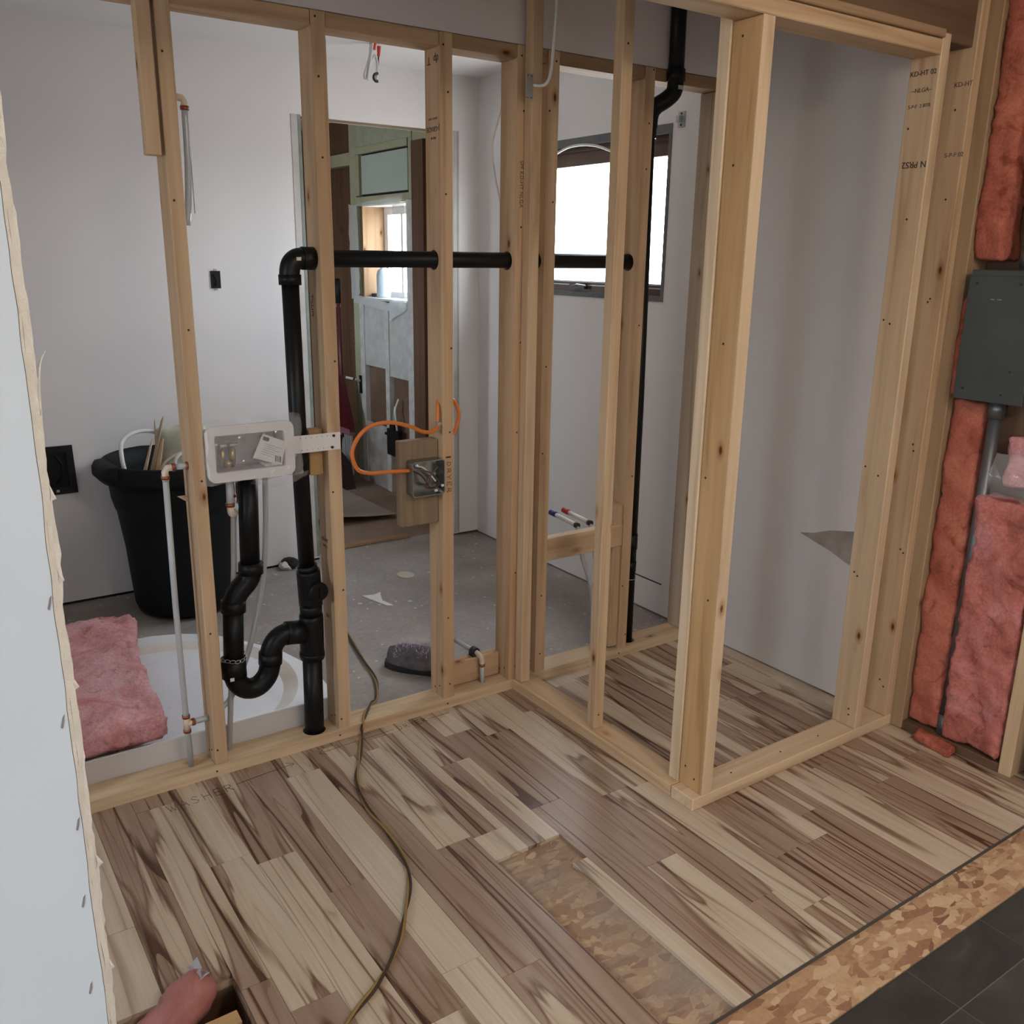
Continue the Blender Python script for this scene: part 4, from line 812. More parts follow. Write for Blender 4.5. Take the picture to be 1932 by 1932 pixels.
def batt(name, lab, x0, x1, y0, y1, z0, z1, m, seed, amp=0.012, res=0.025, long='z', parent=None, cat='insulation', group=None, taper=None, flat=(1, 1, 1), rnd_=0.012):
    bm = bmesh.new(); box(bm, x0, x1, y0, y1, z0, z1)
    def cuts(): 
        for _ in range(60):
            L = [e for e in bm.edges if e.calc_length() > res*1.6]
            if not L: break
            bmesh.ops.subdivide_edges(bm, edges=L, cuts=1, use_grid_fill=True)
    nx = max(2, int((x1-x0)/res)); ny = max(2, int((y1-y0)/res)); nz = max(2, int((z1-z0)/res))
    bm.free(); bm = bmesh.new(); vd = {}
    def V_(i, j, k):
        key = (i, j, k)
        if key not in vd:
            p_ = Vector((x0+(x1-x0)*i/nx, y0+(y1-y0)*j/ny, z0+(z1-z0)*k/nz)); q_ = p_*9+Vector((seed, seed*2, 0))
            lo = Vector((noise.noise(q_), noise.noise(q_+Vector((9, 3, 1))), noise.noise(q_+Vector((2, 8, 5)))))
            d = Vector((lo.x*amp*flat[0], lo.y*amp*flat[1], lo.z*amp*flat[2])) + Vector((noise.noise(p_*34), noise.noise(p_*34+Vector((4, 1, 0))), noise.noise(p_*34+Vector((0, 6, 2)))))*amp*0.5 + Vector((noise.noise(p_*95), noise.noise(p_*95+Vector((4, 1, 0))), noise.noise(p_*95+Vector((0, 6, 2)))))*amp*0.35
            # round the long edges
            c = Vector(((x0+x1)/2, (y0+y1)/2, (z0+z1)/2)); on = sum((i in (0, nx), j in (0, ny), k in (0, nz)))
            if on >= 2:
                for ax, (lo, hi, idx, nn) in enumerate(((x0, x1, i, nx), (y0, y1, j, ny), (z0, z1, k, nz))):
                    if idx in (0, nn): p_[ax] += (c[ax]-p_[ax])*min(0.35, rnd_/max(0.02, (hi-lo)/2))
            vd[key] = bm.verts.new(p_+d)
        return vd[key]
    for i in range(nx):
        for j in range(ny): bm.faces.new((V_(i, j, 0), V_(i+1, j, 0), V_(i+1, j+1, 0), V_(i, j+1, 0))); bm.faces.new((V_(i, j, nz), V_(i+1, j, nz), V_(i+1, j+1, nz), V_(i, j+1, nz)))
        for k in range(nz): bm.faces.new((V_(i, 0, k), V_(i+1, 0, k), V_(i+1, 0, k+1), V_(i, 0, k+1))); bm.faces.new((V_(i, ny, k), V_(i+1, ny, k), V_(i+1, ny, k+1), V_(i, ny, k+1)))
    for j in range(ny):
        for k in range(nz): bm.faces.new((V_(0, j, k), V_(0, j+1, k), V_(0, j+1, k+1), V_(0, j, k+1))); bm.faces.new((V_(nx, j, k), V_(nx, j+1, k), V_(nx, j+1, k+1), V_(nx, j, k+1)))
    if taper:
        for v in bm.verts: taper(v)
    o = mesh_obj(name, bm, m, parent, True)
    if lab: tag(o, lab, cat, group)
    return o
def tp(v):
    t = (v.co.y-2.60)/0.90; v.co.x += 0.10*t*t if v.co.x > 0.3 else 0.05*t; v.co.z += 0.035*math.sin(t*PI)*0.6+0.012*noise.noise(v.co*7)
    v.co.x += 0.02*noise.noise(Vector((v.co.y*6, 1, 2)))
batt('insulation_batt', 'loose pink fibreglass batt lying on the white shower base', 0.10, 0.545, 2.606, 3.52, 0.080, 0.165, ins_loose, 3.3, 0.014, 0.014, taper=tp)

BN = thing('waste_bin', 'tall black plastic waste bin with side handles standing by the back wall', 'bin', (0.95, 3.915, 0))
bc = (0.95, 3.915, 0)
bm = bmesh.new(); lathe(bm, [(0.0, 0.004), (0.17, 0.004), (0.195, 0.015), (0.208, 0.05), (0.222, 0.25), (0.232, 0.42), (0.240, 0.455), (0.250, 0.47), (0.262, 0.52), (0.268, 0.595), (0.285, 0.60), (0.292, 0.615), (0.292, 0.668), (0.284, 0.676), (0.272, 0.672), (0.262, 0.60), (0.225, 0.30), (0.20, 0.03), (0.0, 0.03)], bc, 56)
bin_m = mat('bin_plastic', (0.0075, 0.0095, 0.0105), 0.6, spec=0.2); mesh_obj('bin_body', bm, bin_m, BN, True)
for sgn, ang in ((1, PI*1.03), (1, PI*0.03)):
    d = Vector((math.cos(ang), math.sin(ang), 0)); t = Vector((-d.y, d.x, 0)); c = Vector(bc)
    bm = bmesh.new(); rows = []
    for s in range(9):
        q_ = -1+2*s/8; w_ = math.sqrt(max(0, 1-q_*q_*0.98)); base = c+t*0.115*q_+d*0.255
        prof = [(0.0, 0.675), (0.03+0.022*w_, 0.672), (0.035+0.030*w_, 0.655), (0.036+0.030*w_, 0.625), (0.02+0.02*w_, 0.605-0.01*w_), (0.0, 0.598)]
        rows.append([bm.verts.new(base+d*a+Vector((0, 0, z))) for a, z in prof])
    for s in range(8):
        for k_ in range(5): bm.faces.new((rows[s][k_], rows[s+1][k_], rows[s+1][k_+1], rows[s][k_+1]))
    bm.faces.new(rows[0]); bm.faces.new(rows[-1][::-1]); mesh_obj('handle', bm, bin_m, BN, True)
bm = bmesh.new(); lathe(bm, [(0.0, 0.40), (0.12, 0.42), (0.22, 0.39), (0.224, 0.33)], bc, 24)
for v in bm.verts: v.co.z += 0.03*noise.noise(v.co*20)
mesh_obj('debris_fill', bm, stain_noise('debris', (0.05, 0.04, 0.035), (0.2, 0.17, 0.14), 25), BN)
# scraps in the bin
tag(tube_obj('cable_scrap', [(0.735, 3.80, 0.62), (0.725, 3.82, 0.70), (0.745, 3.88, 0.762), (0.82, 3.94, 0.785), (0.90, 3.95, 0.768), (0.95, 3.93, 0.70)], 0.0085, wcable_m, None, 10, 6), 'thick white cable arching over the left rim of the black bin', 'cable')
tag(tube_obj('cable_scrap', [(0.90, 3.70, 0.63), (0.905, 3.71, 0.70), (0.955, 3.73, 0.725), (1.01, 3.74, 0.70), (1.05, 3.75, 0.62)], 0.007, wcable_m, None, 10, 6), 'white cable loop at the front rim of the black bin', 'cable')
tag(tube_obj('cable_scrap', [(0.84, 3.72, 0.60), (0.86, 3.73, 0.675), (0.91, 3.75, 0.705), (0.965, 3.76, 0.72), (1.03, 3.76, 0.735), (1.09, 3.76, 0.70)], 0.0075, mat('cream_cable', (0.60, 0.52, 0.42), 0.5), None, 10, 6), 'cream cable crossing the mouth of the black bin', 'cable')
stk = [((0.765, 3.76, 0.56), (0.845, 3.82, 0.765), 0.006, 'thin pale stick leaning farthest left in the black bin'), ((0.80, 3.77, 0.56), (0.90, 3.85, 0.845), 0.007, 'long split lath poking highest out of the black bin'), ((0.82, 3.75, 0.56), (0.885, 3.82, 0.76), 0.008, 'short pale lath in the middle of the black bin'), ((0.845, 3.77, 0.56), (0.875, 3.88, 0.835), 0.0045, 'thin dark sliver of wood behind the laths in the bin')]
for i, (a, b_, r, lab) in enumerate(stk):
    a = Vector(a); b_ = Vector(b_); d = (b_-a).normalized(); s = d.cross(Vector((0, 0, 1))).normalized(); u = s.cross(d)
    bm = bmesh.new(); A_ = [bm.verts.new(a+s*r*p_[0]*1.6+u*r*p_[1]*0.7) for p_ in ((-1, -1), (1, -1), (1, 1), (-1, 1))]; B_ = [bm.verts.new(b_+s*r*p_[0]*0.5+u*r*p_[1]*0.4+d*0.01*p_[0]) for p_ in ((-1, -1), (1, -1), (1, 1), (-1, 1))]
    bm.faces.new(A_); bm.faces.new(B_[::-1])
    for k_ in range(4): bm.faces.new((A_[k_], A_[(k_+1) % 4], B_[(k_+1) % 4], B_[k_]))
    tag(mesh_obj('wood_scrap', bm, lumber_mat(2, 'pale' if i in (0, 2) else 'gray')), lab, 'wood scrap')
bm = bmesh.new(); bmesh.ops.create_grid(bm, x_segments=8, y_segments=5, size=1)
o = batt('foam_scrap', 'pale yellowish foam slab sticking up from the black bin', 0.885, 1.10, 3.90, 3.955, 0.60, 0.800, stain_noise('old_foam', (0.55, 0.55, 0.44), (0.42, 0.40, 0.30), 12, 0.9, 0.4), 1.1, 0.006, 0.02, cat='foam')
bm.free()
SL = thing('slipper', 'grey fuzzy slipper with black sole on the dusty bathroom floor', 'slipper', (1.47, 2.84, 0))
def slip(t, w_):    # sole outline
    return w_
ax = Vector((0.105, -0.150, 0)); ax.normalize(); sd = Vector((ax.y, -ax.x, 0)); o0 = Vector((1.415, 2.90, 0))
prof = [(0.0, 0.0), (0.012, 0.030), (0.05, 0.046), (0.10, 0.050), (0.15, 0.044), (0.20, 0.038), (0.25, 0.037), (0.275, 0.028), (0.285, 0.0)]
outl = [o0+ax*a+sd*b_ for a, b_ in prof]+[o0+ax*a-sd*b_ for a, b_ in prof[-2:0:-1]]
bm = bmesh.new(); poly_prism(bm, [(p_.x, p_.y) for p_ in outl], 2, 0.0, 0.022); mesh_obj('sole', bm, rubber_m, SL)
bm = bmesh.new(); rows = []
for i in range(15):
    t = i/14; a = 0.02+0.25*t; w_ = 0.047*math.sin(PI*min(1, max(0.12, t*0.95+0.1)))**0.5; h = 0.02+0.05*math.sin(PI*(0.25+0.6*t))+0.02*t
    rows.append([bm.verts.new(o0+ax*a+sd*w_*math.cos(PI*k_/12)+Vector((0, 0, 0.02+h*math.sin(PI*k_/12)+0.004*noise.noise(Vector((i, k_, 3)))))) for k_ in range(13)])
for i in range(14):
    for k_ in range(12): bm.faces.new((rows[i][k_], rows[i][k_+1], rows[i+1][k_+1], rows[i+1][k_]))
bm.faces.new(rows[0]); bm.faces.new(rows[-1]); mesh_obj('upper', bm, stain_noise('grey_felt', (0.12, 0.105, 0.12), (0.20, 0.18, 0.20), 40, 0.95, 0.6), SL, True)
bm = bmesh.new(); rf = random.Random(8)
for i in range(170):
    a = rf.uniform(0.05, 0.19); ang = rf.uniform(0.15, 0.75)*PI; c = o0+ax*a+sd*0.04*math.cos(ang)+Vector((0, 0, 0.02+(0.055+0.04*a/0.2)*math.sin(ang))); d = Vector((rf.uniform(-1, 1), rf.uniform(-1, 1), rf.uniform(0.2, 1.2))).normalized()*rf.uniform(0.012, 0.026)
    s = d.cross(Vector((0.3, 0.5, 0.2))).normalized()*0.0016; v = [bm.verts.new(q_) for q_ in (c-s, c+s, c+d)]; bm.faces.new(v)
fz = mesh_obj('fuzzy_lining', bm, mat('lilac_fuzz', (0.58, 0.53, 0.60), 0.95), SL); fz['kind'] = 'stuff'
bxo('sole_tab', (1.462, 1.483, 2.772, 2.7755, 0.004, 0.012), white_pl, SL)
ch = thing('plaster_flake', 'pale elongated plaster flake on the bathroom floor', 'flake', (1.69, 3.58, 0))
bm = bmesh.new(); poly_prism(bm, [(1.645, 3.60), (1.70, 3.585), (1.74, 3.60), (1.725, 3.57), (1.70, 3.50), (1.715, 3.42), (1.69, 3.43), (1.66, 3.54)], 2, -0.001, 0.003); mesh_obj('flake', bm, white_pl, ch)
ch = thing('plaster_flake', 'round pale plaster flake near the doorway on the bathroom floor', 'flake', (1.95, 3.75, 0))
bm = bmesh.new(); poly_prism(bm, [(1.95+0.04*math.cos(a*PI/6), 3.75+0.05*math.sin(a*PI/6)) for a in range(12)], 2, -0.001, 0.003); mesh_obj('flake', bm, mat('putty', (0.55, 0.50, 0.43), 0.8), ch)

# ------------------------------------------------------------------ extension cord
cord_pts = [(1.45, 3.40, 0.008), (1.40, 3.20, 0.008), (1.345, 2.93, 0.008), (1.312, 2.77, 0.008), (1.25, 2.64, 0.012), (1.19, 2.56, 0.042), (1.135, 2.49, 0.046), (1.112, 2.458, 0.030), (1.100, 2.44, 0.010), (1.036, 2.32, 0.0075), (0.978, 2.217, 0.0075), (0.942, 2.08, 0.0075), (0.937, 1.951, 0.0075), (0.922, 1.812, 0.0075), (0.890, 1.721, 0.0075), (0.833, 1.634, 0.0075), (0.766, 1.545, 0.0075), (0.675, 1.466, 0.0075), (0.581, 1.408, 0.0075), (0.42, 1.28, 0.0075), (0.20, 1.10, 0.0075)]
EC = thing('extension_cord', 'twisted yellow and brown extension cord snaking over the bottom plate and laminate', 'cord', (1.1, 2.45, 0))
ctr = smooth_path(cord_pts, 26); strands = [[], []]
for i, c in enumerate(ctr):
    t = (ctr[min(i+1, len(ctr)-1)]-ctr[max(i-1, 0)]).normalized(); s = t.cross(Vector((0, 0, 1))).normalized(); u = s.cross(t); a = i*0.085
    for k_ in (0, 1): strands[k_].append(c+(s*math.cos(a+k_*PI)+u*math.sin(a+k_*PI))*0.0032)
tube_obj('strand', strands[0], 0.0036, mat('mustard_sleeve', (0.28, 0.17, 0.045), 0.6), EC, 7); tube_obj('strand', strands[1], 0.0034, mat('brown_sleeve', (0.045, 0.028, 0.015), 0.6), EC, 7)
EC.children[0]['label'] = 'mustard yellow strand'; EC.children[1]['label'] = 'dark brown strand'

# ------------------------------------------------------------------ floor hole with bundle
PT = struct(thing('floor_opening', None, None, (0.2, 1.5, -0.3)), 'rectangular opening cut into the laminate floor')
for b_ in ((-0.42, 0.47, 1.676, 1.714, -0.28, -0.031), (-0.42, 0.47, 1.262, 1.299, -0.28, -0.031), (0.433, 0.470, 1.30, 1.675, -0.28, -0.031), (-0.42, -0.401, 1.30, 1.675, -0.28, -0.031)): lumber('joist', b_, 'dark', PT)
bxo('pit_floor', (-0.42, 0.47, 1.262, 1.714, -0.30, -0.281), dark_m, PT)
jb = thing('floor_joist', 'cut wooden joist end lying inside the floor opening', 'lumber', (0.25, 1.55, -0.2)); lumber('beam', (-0.35, 0.412, 1.545, 1.583, -0.20, -0.012), 'old', jb, 0); bxo('sawn_top', (-0.35, 0.412, 1.546, 1.582, -0.012, -0.010), lumber_mat(0, 'amber'), jb); lumber('scrap', (0.20, 0.235, 1.49, 1.535, -0.20, -0.02), 'pale', jb)
PB = thing('insulation_bundle', 'plastic wrapped pink insulation roll poking out of the floor opening', 'insulation', (0.3, 1.62, -0.15))
pa, pb_ = Vector((0.17, 1.585, -0.075)), Vector((0.385, 1.668, 0.028)); ring_n = 22; bm = bmesh.new(); rows = []
d = (pb_-pa).normalized(); s = d.cross(Vector((0, 0, 1))).normalized(); u = s.cross(d)
for i in range(ring_n+1):
    t = i/ring_n; r = 0.047*(1 if t < 0.85 else math.sqrt(max(0.03, 1-((t-0.85)/0.15)**2)))
    rows.append([bm.verts.new(pa+(pb_-pa)*t+(s*math.cos(2*PI*k_/20)+u*math.sin(2*PI*k_/20))*r*(1+0.20*noise.noise(Vector((t*6, math.cos(2*PI*k_/20)*1.5, math.sin(2*PI*k_/20)*1.5)))+0.12*noise.noise(Vector((t*22, math.cos(2*PI*k_/20)*4, math.sin(2*PI*k_/20)*4))))) for k_ in range(20)])
for i in range(ring_n):
    for k_ in range(20): bm.faces.new((rows[i][k_], rows[i][(k_+1) % 20], rows[i+1][(k_+1) % 20], rows[i+1][k_]))
bm.faces.new(rows[0]); bm.faces.new(rows[-1])
pw = stain_noise('wrapped_pink', (0.46, 0.19, 0.17), (0.34, 0.12, 0.10), 18, 0.28, 0.5); mesh_obj('roll', bm, pw, PB, True)
bm = bmesh.new(); c = pb_+d*(-0.012)+u*0.012
for i in range(6):
    a = Vector(c)+s*rg.uniform(-0.03, 0.03)+u*rg.uniform(0.0, 0.03); v = [bm.verts.new(a+Vector((rg.uniform(-0.018, 0.022), rg.uniform(-0.02, 0.02), rg.uniform(-0.012, 0.016)))) for _ in range(4)]
    for q_ in ((0, 1, 2), (0, 2, 3), (0, 3, 1), (1, 3, 2)): bm.faces.new([v[k_] for k_ in q_])
mesh_obj('wrap_end', bm, mat('grey_film', (0.40, 0.38, 0.40), 0.3), PB)

# ------------------------------------------------------------------ stripped bay at right: insulation, panel, conduit
GI = 'pink batts in the stripped exterior wall'
batt('insulation_batt', 'narrow pink batt strip beside the closet stud below the grey panel', 2.655, 2.735, 1.416, 1.519, 0.035, 1.105, ins_orange, 11.0, 0.012, 0.012, group=GI, flat=(1.2, 0.35, 0.5), rnd_=0.004)
batt('insulation_batt', 'pink batt hanging above the grey electrical panel', 2.650, 2.735, 1.432, 1.520, 1.505, 2.43, ins_orange, 17.0, 0.014, 0.012, group=GI, flat=(1.2, 0.5, 0.8), rnd_=0.004)
batt('insulation_batt', 'wide pink batt right of the conduit under the grey panel', 2.640, 2.735, 1.206, 1.388, 0.035, 0.835, ins_wall, 23.0, 0.014, 0.012, group=GI, flat=(1.5, 0.35, 0.5), rnd_=0.004)
def crush(v): v.co.x += 0.012*noise.noise(v.co*30); v.co.z += 0.01*noise.noise(v.co*25+Vector((3, 0, 0)))
batt('insulation_batt', 'crumpled pink insulation wad behind the plastic under the grey panel', 2.680, 2.735, 1.210, 1.350, 0.87, 1.015, ins_loose, 29.0, 0.010, 0.012, taper=crush, group=GI, rnd_=0.006)
batt('insulation_batt', 'small torn insulation tuft on the floor below the conduit', 2.585, 2.638, 1.33, 1.455, 0.002, 0.030, ins_orange, 31.0, 0.014, 0.008, group=GI, rnd_=0.006)
batt('insulation_batt', 'slim pink insulation sliver left of the grey panel', 2.620, 2.735, 1.493, 1.519, 1.110, 1.41, ins_orange, 37.0, 0.005, 0.012, group=GI)
EP = thing('electrical_panel', 'dark grey steel electrical panel fixed between pink batts at the right edge', 'electrical panel', (2.62, 1.39, 1.12))
pg = stain_noise('grey_enamel', (0.052, 0.058, 0.054), (0.066, 0.073, 0.068), 6, 0.5, 0.04)
bxo('enclosure', (2.612, 2.70, 1.290, 1.489, 1.120, 1.486), pg, EP, bev=0.002); cv = bxo('cover', (2.606, 2.612, 1.288, 1.491, 1.118, 1.470), pg, EP, bev=0.0015)
for (yy, zz) in ((1.466, 1.449), (1.342, 1.449), (1.464, 1.150), (1.350, 1.143), (1.335, 1.21)): tube_obj('screw', [(2.606, yy, zz), (2.6035, yy, zz)], 0.0035, rubber_m, cv, 8)
for yy in (1.415, 1.395): bxo('scratch', (2.6054, 2.6062, yy-0.006, yy+0.006, 1.405, 1.4065), steel_m, cv)
CD = thing('conduit', 'dull grey metal conduit running down the stripped wall from the panel', 'conduit', (2.66, 1.39, 0))
cm = mat('dull_conduit', (0.16, 0.165, 0.17), 0.4, 0.7)
tube_obj('lower_pipe', [(2.675, 1.397, 0.03), (2.672, 1.392, 0.6), (2.665, 1.385, 1.10)], 0.0185, cm, CD, 18); tube_obj('coupling', [(2.665, 1.3855, 1.068), (2.665, 1.385, 1.118)], 0.0235, cm, CD, 18)
tube_obj('upper_pipe', [(2.66, 1.355, 1.52), (2.66, 1.350, 2.43)], 0.0205, cm, CD, 18); tube_obj('coupling', [(2.66, 1.356, 1.490), (2.66, 1.355, 1.55)], 0.026, cm, CD, 18); tube_obj('floor_collar', [(2.675, 1.397, 0.02), (2.675, 1.397, 0.10)], 0.023, cm, CD, 18)
bm = bmesh.new(); G = []
for j in range(9):
    row = []
    for i in range(13):
        u_, v_ = i/12, j/8; y_ = 1.195+u_*0.165; z_ = 0.84+v_*0.13; row.append(bm.verts.new((2.655+0.014*noise.noise(Vector((y_*30, z_*30, 1)))-0.02*math.sin(v_*PI), y_, z_+0.01*noise.noise(Vector((y_*25, 3, 1))))))
    G.append(row)
for j in range(8):
    for i in range(12): bm.faces.new((G[j][i], G[j][i+1], G[j+1][i+1], G[j+1][i]))
tag(mesh_obj('plastic_scrap', bm, wrap_m, None, True), 'clear crumpled plastic over the insulation wad under the panel', 'plastic film')

# ------------------------------------------------------------------ far room seen through the doorway
KW_ = struct(thing('wall_backroom', None, None, (WX, 5.3, 0)), 'stripped wall of the far room with green and white painted framing')
gp = stain_noise('green_paint', (0.36, 0.37, 0.24), (0.43, 0.44, 0.31), 9, 0.7, 0.2); gw = stain_noise('pale_green_panel', (0.44, 0.52, 0.47), (0.48, 0.56, 0.51), 4, 0.7, 0.05)
wp = stain_noise('green_wallpaper', (0.33, 0.37, 0.27), (0.42, 0.45, 0.35), 14, 0.75, 0.2); ww_ = stain_noise('chipped_white_paint', (0.62, 0.63, 0.62), (0.46, 0.46, 0.43), 16, 0.7, 0.3); wpn = stain_noise('old_white_panel', (0.55, 0.56, 0.54), (0.44, 0.44, 0.42), 18, 0.75, 0.3); bp = stain_noise('brown_back_board', (0.14, 0.085, 0.06), (0.20, 0.13, 0.095), 5, 0.7, 0.1)
def kb(nm, y0, y1, z0, z1, m, x0=WX, x1=WX+0.09): return bxo(nm, (x0, x1, y0, y1, z0, z1), m, KW_)
kb('stud', 5.665, 5.755, 0.0, 2.10, gp); kb('stud', 5.665, 5.755, 2.101, CEIL, gp); kb('stud_white', 5.60, 5.663, 0.0, 1.22, ww_, WX-0.003)
kb('nailing_block', 5.757, 6.35, 2.06, 2.135, gp); kb('cavity_board', 5.757, 6.7, 0.0, 2.058, lumber_mat(2, 'dark'), WX+0.06, WX+0.098); kb('cavity_board', 5.757, 6.7, 2.136, CEIL, lumber_mat(2, 'dark'), WX+0.06, WX+0.098)
kb('stud', 6.36, 6.40, 0, CEIL, lumber_mat(2, 'dark'))
kb('wallpaper_sheet', 4.93, 5.66, 2.155, CEIL, wp, WX-0.002, WX+0.012); kb('rail', 4.96, 5.66, 2.112, 2.153, gp, WX-0.006, WX+0.04); kb('rail', 5.61, 5.66, 1.865, 2.110, gp, WX-0.004, WX+0.04)
kb('backing', 4.945, 5.61, 1.858, 2.112, dark_m, WX+0.02, WX+0.03); kb('pale_panel', 4.968, 5.585, 1.872, 2.100, gw, WX+0.002, WX+0.018); kb('rail', 4.945, 5.66, 1.818, 1.857, gp, WX-0.006, WX+0.04)
kb('stud', 4.905, 4.943, 1.82, CEIL, gp, WX-0.006, WX+0.09); kb('stud_white', 4.905, 4.983, 0.0, 1.818, ww_, WX-0.005, WX+0.09)
kb('stud', 4.765, 4.903, 0.0, 2.13, lumber_mat(2, 'dark'), WX-0.01, WX+0.09); kb('rail', 4.70, 4.903, 2.131, 2.20, gp)
kb('stud', 4.31, 4.765, 0.0, CEIL, lumber_mat(2, 'old'), WX+0.01, WX+0.02)
kb('white_panel', 5.30, 5.60, 0.80, 1.222, wpn, WX+0.004, WX+0.016); kb('white_panel', 4.984, 5.245, 0.76, 1.222, wpn, WX+0.004, WX+0.016); kb('batten', 5.246, 5.299, 0.0, 1.20, ww_, WX-0.003, WX+0.03)
kb('brown_board', 5.30, 5.60, 0.42, 0.80, bp, WX+0.03, WX+0.042); kb('brown_board', 4.984, 5.245, 0.30, 0.76, bp, WX+0.03, WX+0.042)
kb('stained_board', 5.30, 5.60, 0.0, 0.42, stain_noise('stained_white', (0.52, 0.54, 0.56), (0.26, 0.20, 0.16), 6, 0.7, 0.2), WX+0.004, WX+0.016); kb('stained_board', 4.984, 5.245, 0.0, 0.30, stain_noise('stained_brown', (0.30, 0.24, 0.19), (0.19, 0.13, 0.10), 6, 0.7, 0.2), WX+0.004, WX+0.016)
# window in that wall: deep wooden jamb, pane, plastic
KN = struct(thing('window_2', None, None, (WX, 5.3, 1.225)), 'deep framed small window of the far room covered with plastic film')
y0, y1, z0, z1 = KW
bxo('jamb', (WX+0.012, WX+0.20, y1-0.014, y1, z0, z1), lumber_mat(2, 'old'), KN); bxo('jamb', (WX+0.012, WX+0.20, y0, y0+0.014, z0, z1), lumber_mat(2, 'old'), KN); bxo('jamb_head', (WX+0.012, WX+0.20, y0+0.014, y1-0.014, z1-0.014, z1), ww_, KN); bxo('window_sill', (WX+0.002, WX+0.20, y0+0.014, y1-0.014, z0, z0+0.014), ww_, KN)
fx = WX+0.165
for b_ in ((fx, fx+0.03, y1-0.034-0.03, y1-0.014, z0+0.014, z1-0.014), (fx, fx+0.03, y0+0.014, y0+0.05, z0+0.014, z1-0.014), (fx, fx+0.03, y0+0.05, y1-0.064, z1-0.06, z1-0.014), (fx, fx+0.03, y0+0.05, y1-0.064, z0+0.014, z0+0.05), (fx+0.005, fx+0.025, 5.36, 5.385, z0+0.05, z1-0.06)): bxo('sash', b_, white_pl, KN)
bxo('pane', (fx+0.012, fx+0.016, y0+0.05, y1-0.064, z0+0.05, z1-0.06), glass_m, KN)
PF = thing('poly_film', 'torn translucent plastic film hanging around the far room window', 'plastic film', (WX-0.01, 5.3, 1.2))
def film(name, quads):
    for c in quads:
        bm = bmesh.new(); n_ = 10; G = []
        for j in range(n_+1):
            row = []
            for i in range(n_+1):
                u_, v_ = i/n_, j/n_; p_ = Vector(c[0])*(1-u_)*(1-v_)+Vector(c[1])*u_*(1-v_)+Vector(c[2])*u_*v_+Vector(c[3])*(1-u_)*v_
                p_.x -= 0.006+0.012*abs(noise.noise(p_*14)); row.append(bm.verts.new(p_))
            G.append(row)
        for j in range(n_):
            for i in range(n_): bm.faces.new((G[j][i], G[j][i+1], G[j+1][i+1], G[j+1][i]))
        mesh_obj(name, bm, film_m, PF, True)
X = WX-0.006
film('film_strip', [((X, 5.75, 1.22), (X, 5.62, 1.26), (X, 5.63, 1.80), (X, 5.76, 1.82)), ((X, 5.72, 1.20), (X, 5.15, 1.165), (X, 5.15, 1.215), (X, 5.74, 1.255)), ((X, 5.20, 1.165), (X, 5.00, 1.19), (X, 4.985, 1.80), (X, 5.14, 1.80)), ((X, 5.74, 1.805), (X, 5.05, 1.79), (X, 4.99, 1.85), (X, 5.30, 1.835)), ((X, 5.21, 1.11), (X, 4.985, 1.185), (X, 4.99, 1.22), (X, 5.18, 1.20))])
SP = thing('spray_bottle', 'clear plastic spray bottle with black neck on the far window sill', 'bottle', (2.745, 5.46, 1.239))
bm = bmesh.new(); lathe(bm, [(0, 0), (0.044, 0), (0.047, 0.01), (0.047, 0.14), (0.040, 0.17), (0.018, 0.185), (0.016, 0.20), (0, 0.20)], (2.725, 5.47, 1.2395), 24); mesh_obj('bottle_body', bm, mat('milky_plastic', (0.42, 0.50, 0.58), 0.25), SP, True)
bm = bmesh.new(); lathe(bm, [(0, 0.198), (0.019, 0.198), (0.019, 0.225), (0.010, 0.235), (0.010, 0.25), (0, 0.25)], (2.725, 5.47, 1.2395), 20); box(bm, 2.70, 2.755, 5.46, 5.482, 1.475, 1.50); mesh_obj('spray_head', bm, black_pl, SP)
tag(bxo('small_box', (2.70, 2.74, 5.545, 5.60, 1.2395, 1.262), mat('navy_box', (0.02, 0.03, 0.07), 0.5)), 'small navy box beside the bottle on the far sill', 'box')
o = cutbox('outlet_box', 'black outlet box hanging low on the stripped far wall', (WX-0.03, WX+0.002, 5.09, 5.245, 0.26, 0.43)); bxo('bracket', (WX-0.034, WX+0.0, 5.14, 5.20, 0.43, 0.475), black_pl, o); bxo('mount_ear', (WX-0.034, WX-0.02, 5.075, 5.27, 0.385, 0.40), black_pl, o)
tube_obj('wire', [(WX-0.012, 5.135, 0.42), (WX-0.03, 5.115, 0.50), (WX-0.02, 5.14, 0.56), (WX+0.0, 5.13, 0.63)], 0.007, wcable_m, o, 8, 5); tube_obj('wire', [(WX-0.012, 5.16, 0.42), (WX-0.02, 5.165, 0.50), (WX-0.02, 5.15, 0.58)], 0.004, wcable_m, o, 8, 5)
LT = thing('door_latch', 'black latch plate with white tipped rod on the far framing', 'latch', (WX, 5.68, 0.72)); bxo('plate', (WX-0.008, WX-0.003, 5.652, 5.69, 0.60, 0.72), black_pl, LT); tube_obj('rod', [(WX-0.008, 5.67, 0.685), (WX-0.10, 5.70, 0.71)], 0.008, wcable_m, LT); tube_obj('rod_band', [(WX-0.045, 5.682, 0.695), (WX-0.055, 5.685, 0.698)], 0.009, black_pl, LT)
BR = thing('broom', 'maroon broom with black grip leaning in the far room', 'broom', (2.50, 5.75, 0))
mar = mat('maroon_plastic', (0.09, 0.008, 0.018), 0.35)
tube_obj('shaft', [(2.548, 5.80, 1.25), (2.53, 5.745, 0.72), (2.52, 5.72, 0.30)], 0.013, mar, BR); tube_obj('grip', [(2.552, 5.81, 1.35), (2.548, 5.798, 1.19)], 0.018, black_pl, BR); tube_obj('collar', [(2.548, 5.798, 1.19), (2.547, 5.796, 1.165)], 0.015, white_pl, BR)
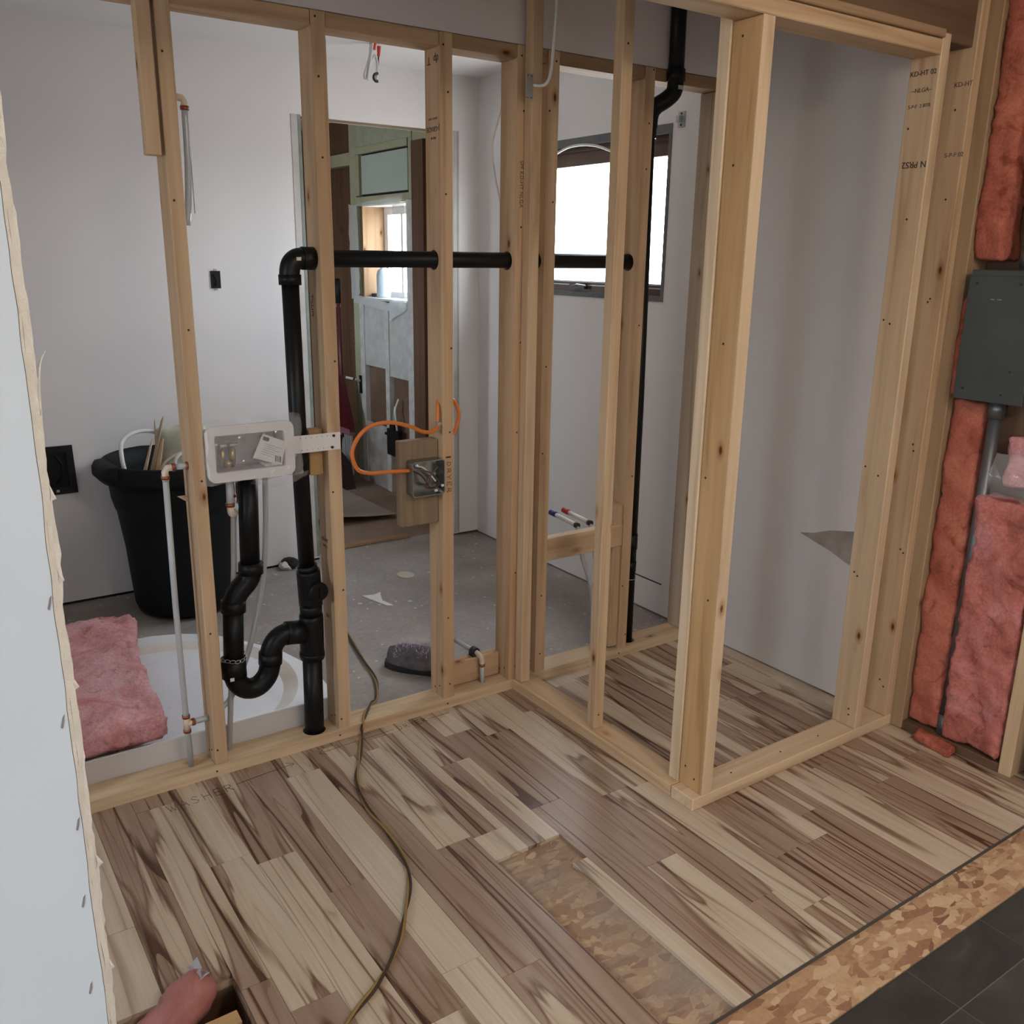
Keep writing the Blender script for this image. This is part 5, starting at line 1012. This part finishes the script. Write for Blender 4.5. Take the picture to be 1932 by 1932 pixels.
bm = bmesh.new(); poly_prism(bm, [(5.775, 0.72), (5.725, 0.72), (5.60, 0.46), (5.565, 0.36), (5.84, 0.34), (5.845, 0.44)], 0, 2.50, 2.535); mesh_obj('head', bm, mar, BR); bxo('bristle_band', (2.498, 2.537, 5.575, 5.835, 0.335, 0.375), mat('pale_maroon', (0.30, 0.13, 0.18), 0.5), BR)
bm = bmesh.new(); rb = random.Random(4)
for i in range(26):
    y_ = 5.58+0.25*i/25; x_ = 2.517+rb.uniform(-0.015, 0.015); box(bm, x_-0.004, x_+0.004, y_-0.004, y_+0.004, 0.03+rb.uniform(0, 0.03), 0.336)
bs = mesh_obj('bristles', bm, mat('white_bristle', (0.48, 0.50, 0.52), 0.8), BR); bs['kind'] = 'stuff'
DP = thing('dustpan', 'dark maroon dustpan standing under the broom', 'dustpan', (2.45, 5.62, 0)); bm = bmesh.new(); poly_prism(bm, [(5.44, 0.0), (5.70, 0.0), (5.74, 0.14), (5.66, 0.22), (5.50, 0.16)], 0, 2.40, 2.47); mesh_obj('pan', bm, mat('black_maroon', (0.03, 0.008, 0.01), 0.5), DP); tube_obj('handle', [(2.44, 5.62, 0.20), (2.445, 5.60, 0.34)], 0.012, black_pl, DP)
# curled vinyl on the far floor and the threshold
bm = bmesh.new(); G = []
for j in range(15):
    row = []
    for i in range(25):
        u_, v_ = i/24, j/14; x_ = 1.55+v_*0.83; ye = 4.66+0.10*(1-v_)+0.02*noise.noise(Vector((v_*9, 1, 0))); y_ = ye+u_*1.3; row.append(bm.verts.new((x_, y_, 0.004+0.05*math.exp(-u_*7)*(0.6+0.4*math.sin(v_*4))+0.05*max(0, v_-0.8))))
    G.append(row)
for j in range(14):
    for i in range(24): bm.faces.new((G[j][i], G[j][i+1], G[j+1][i+1], G[j+1][i]))
tag(mesh_obj('vinyl_sheet', bm, stain_noise('worn_vinyl', (0.26, 0.22, 0.19), (0.36, 0.31, 0.27), 4, 0.6, 0.1), None, True), 'lifted grey vinyl flooring sheet beyond the doorway', 'vinyl sheet')
tag(lumber('threshold', (1.70, 2.26, 4.285, 4.325, 0.0005, 0.018), 'old', None, 0), 'broken brown wooden threshold strip lying in the doorway', 'threshold')
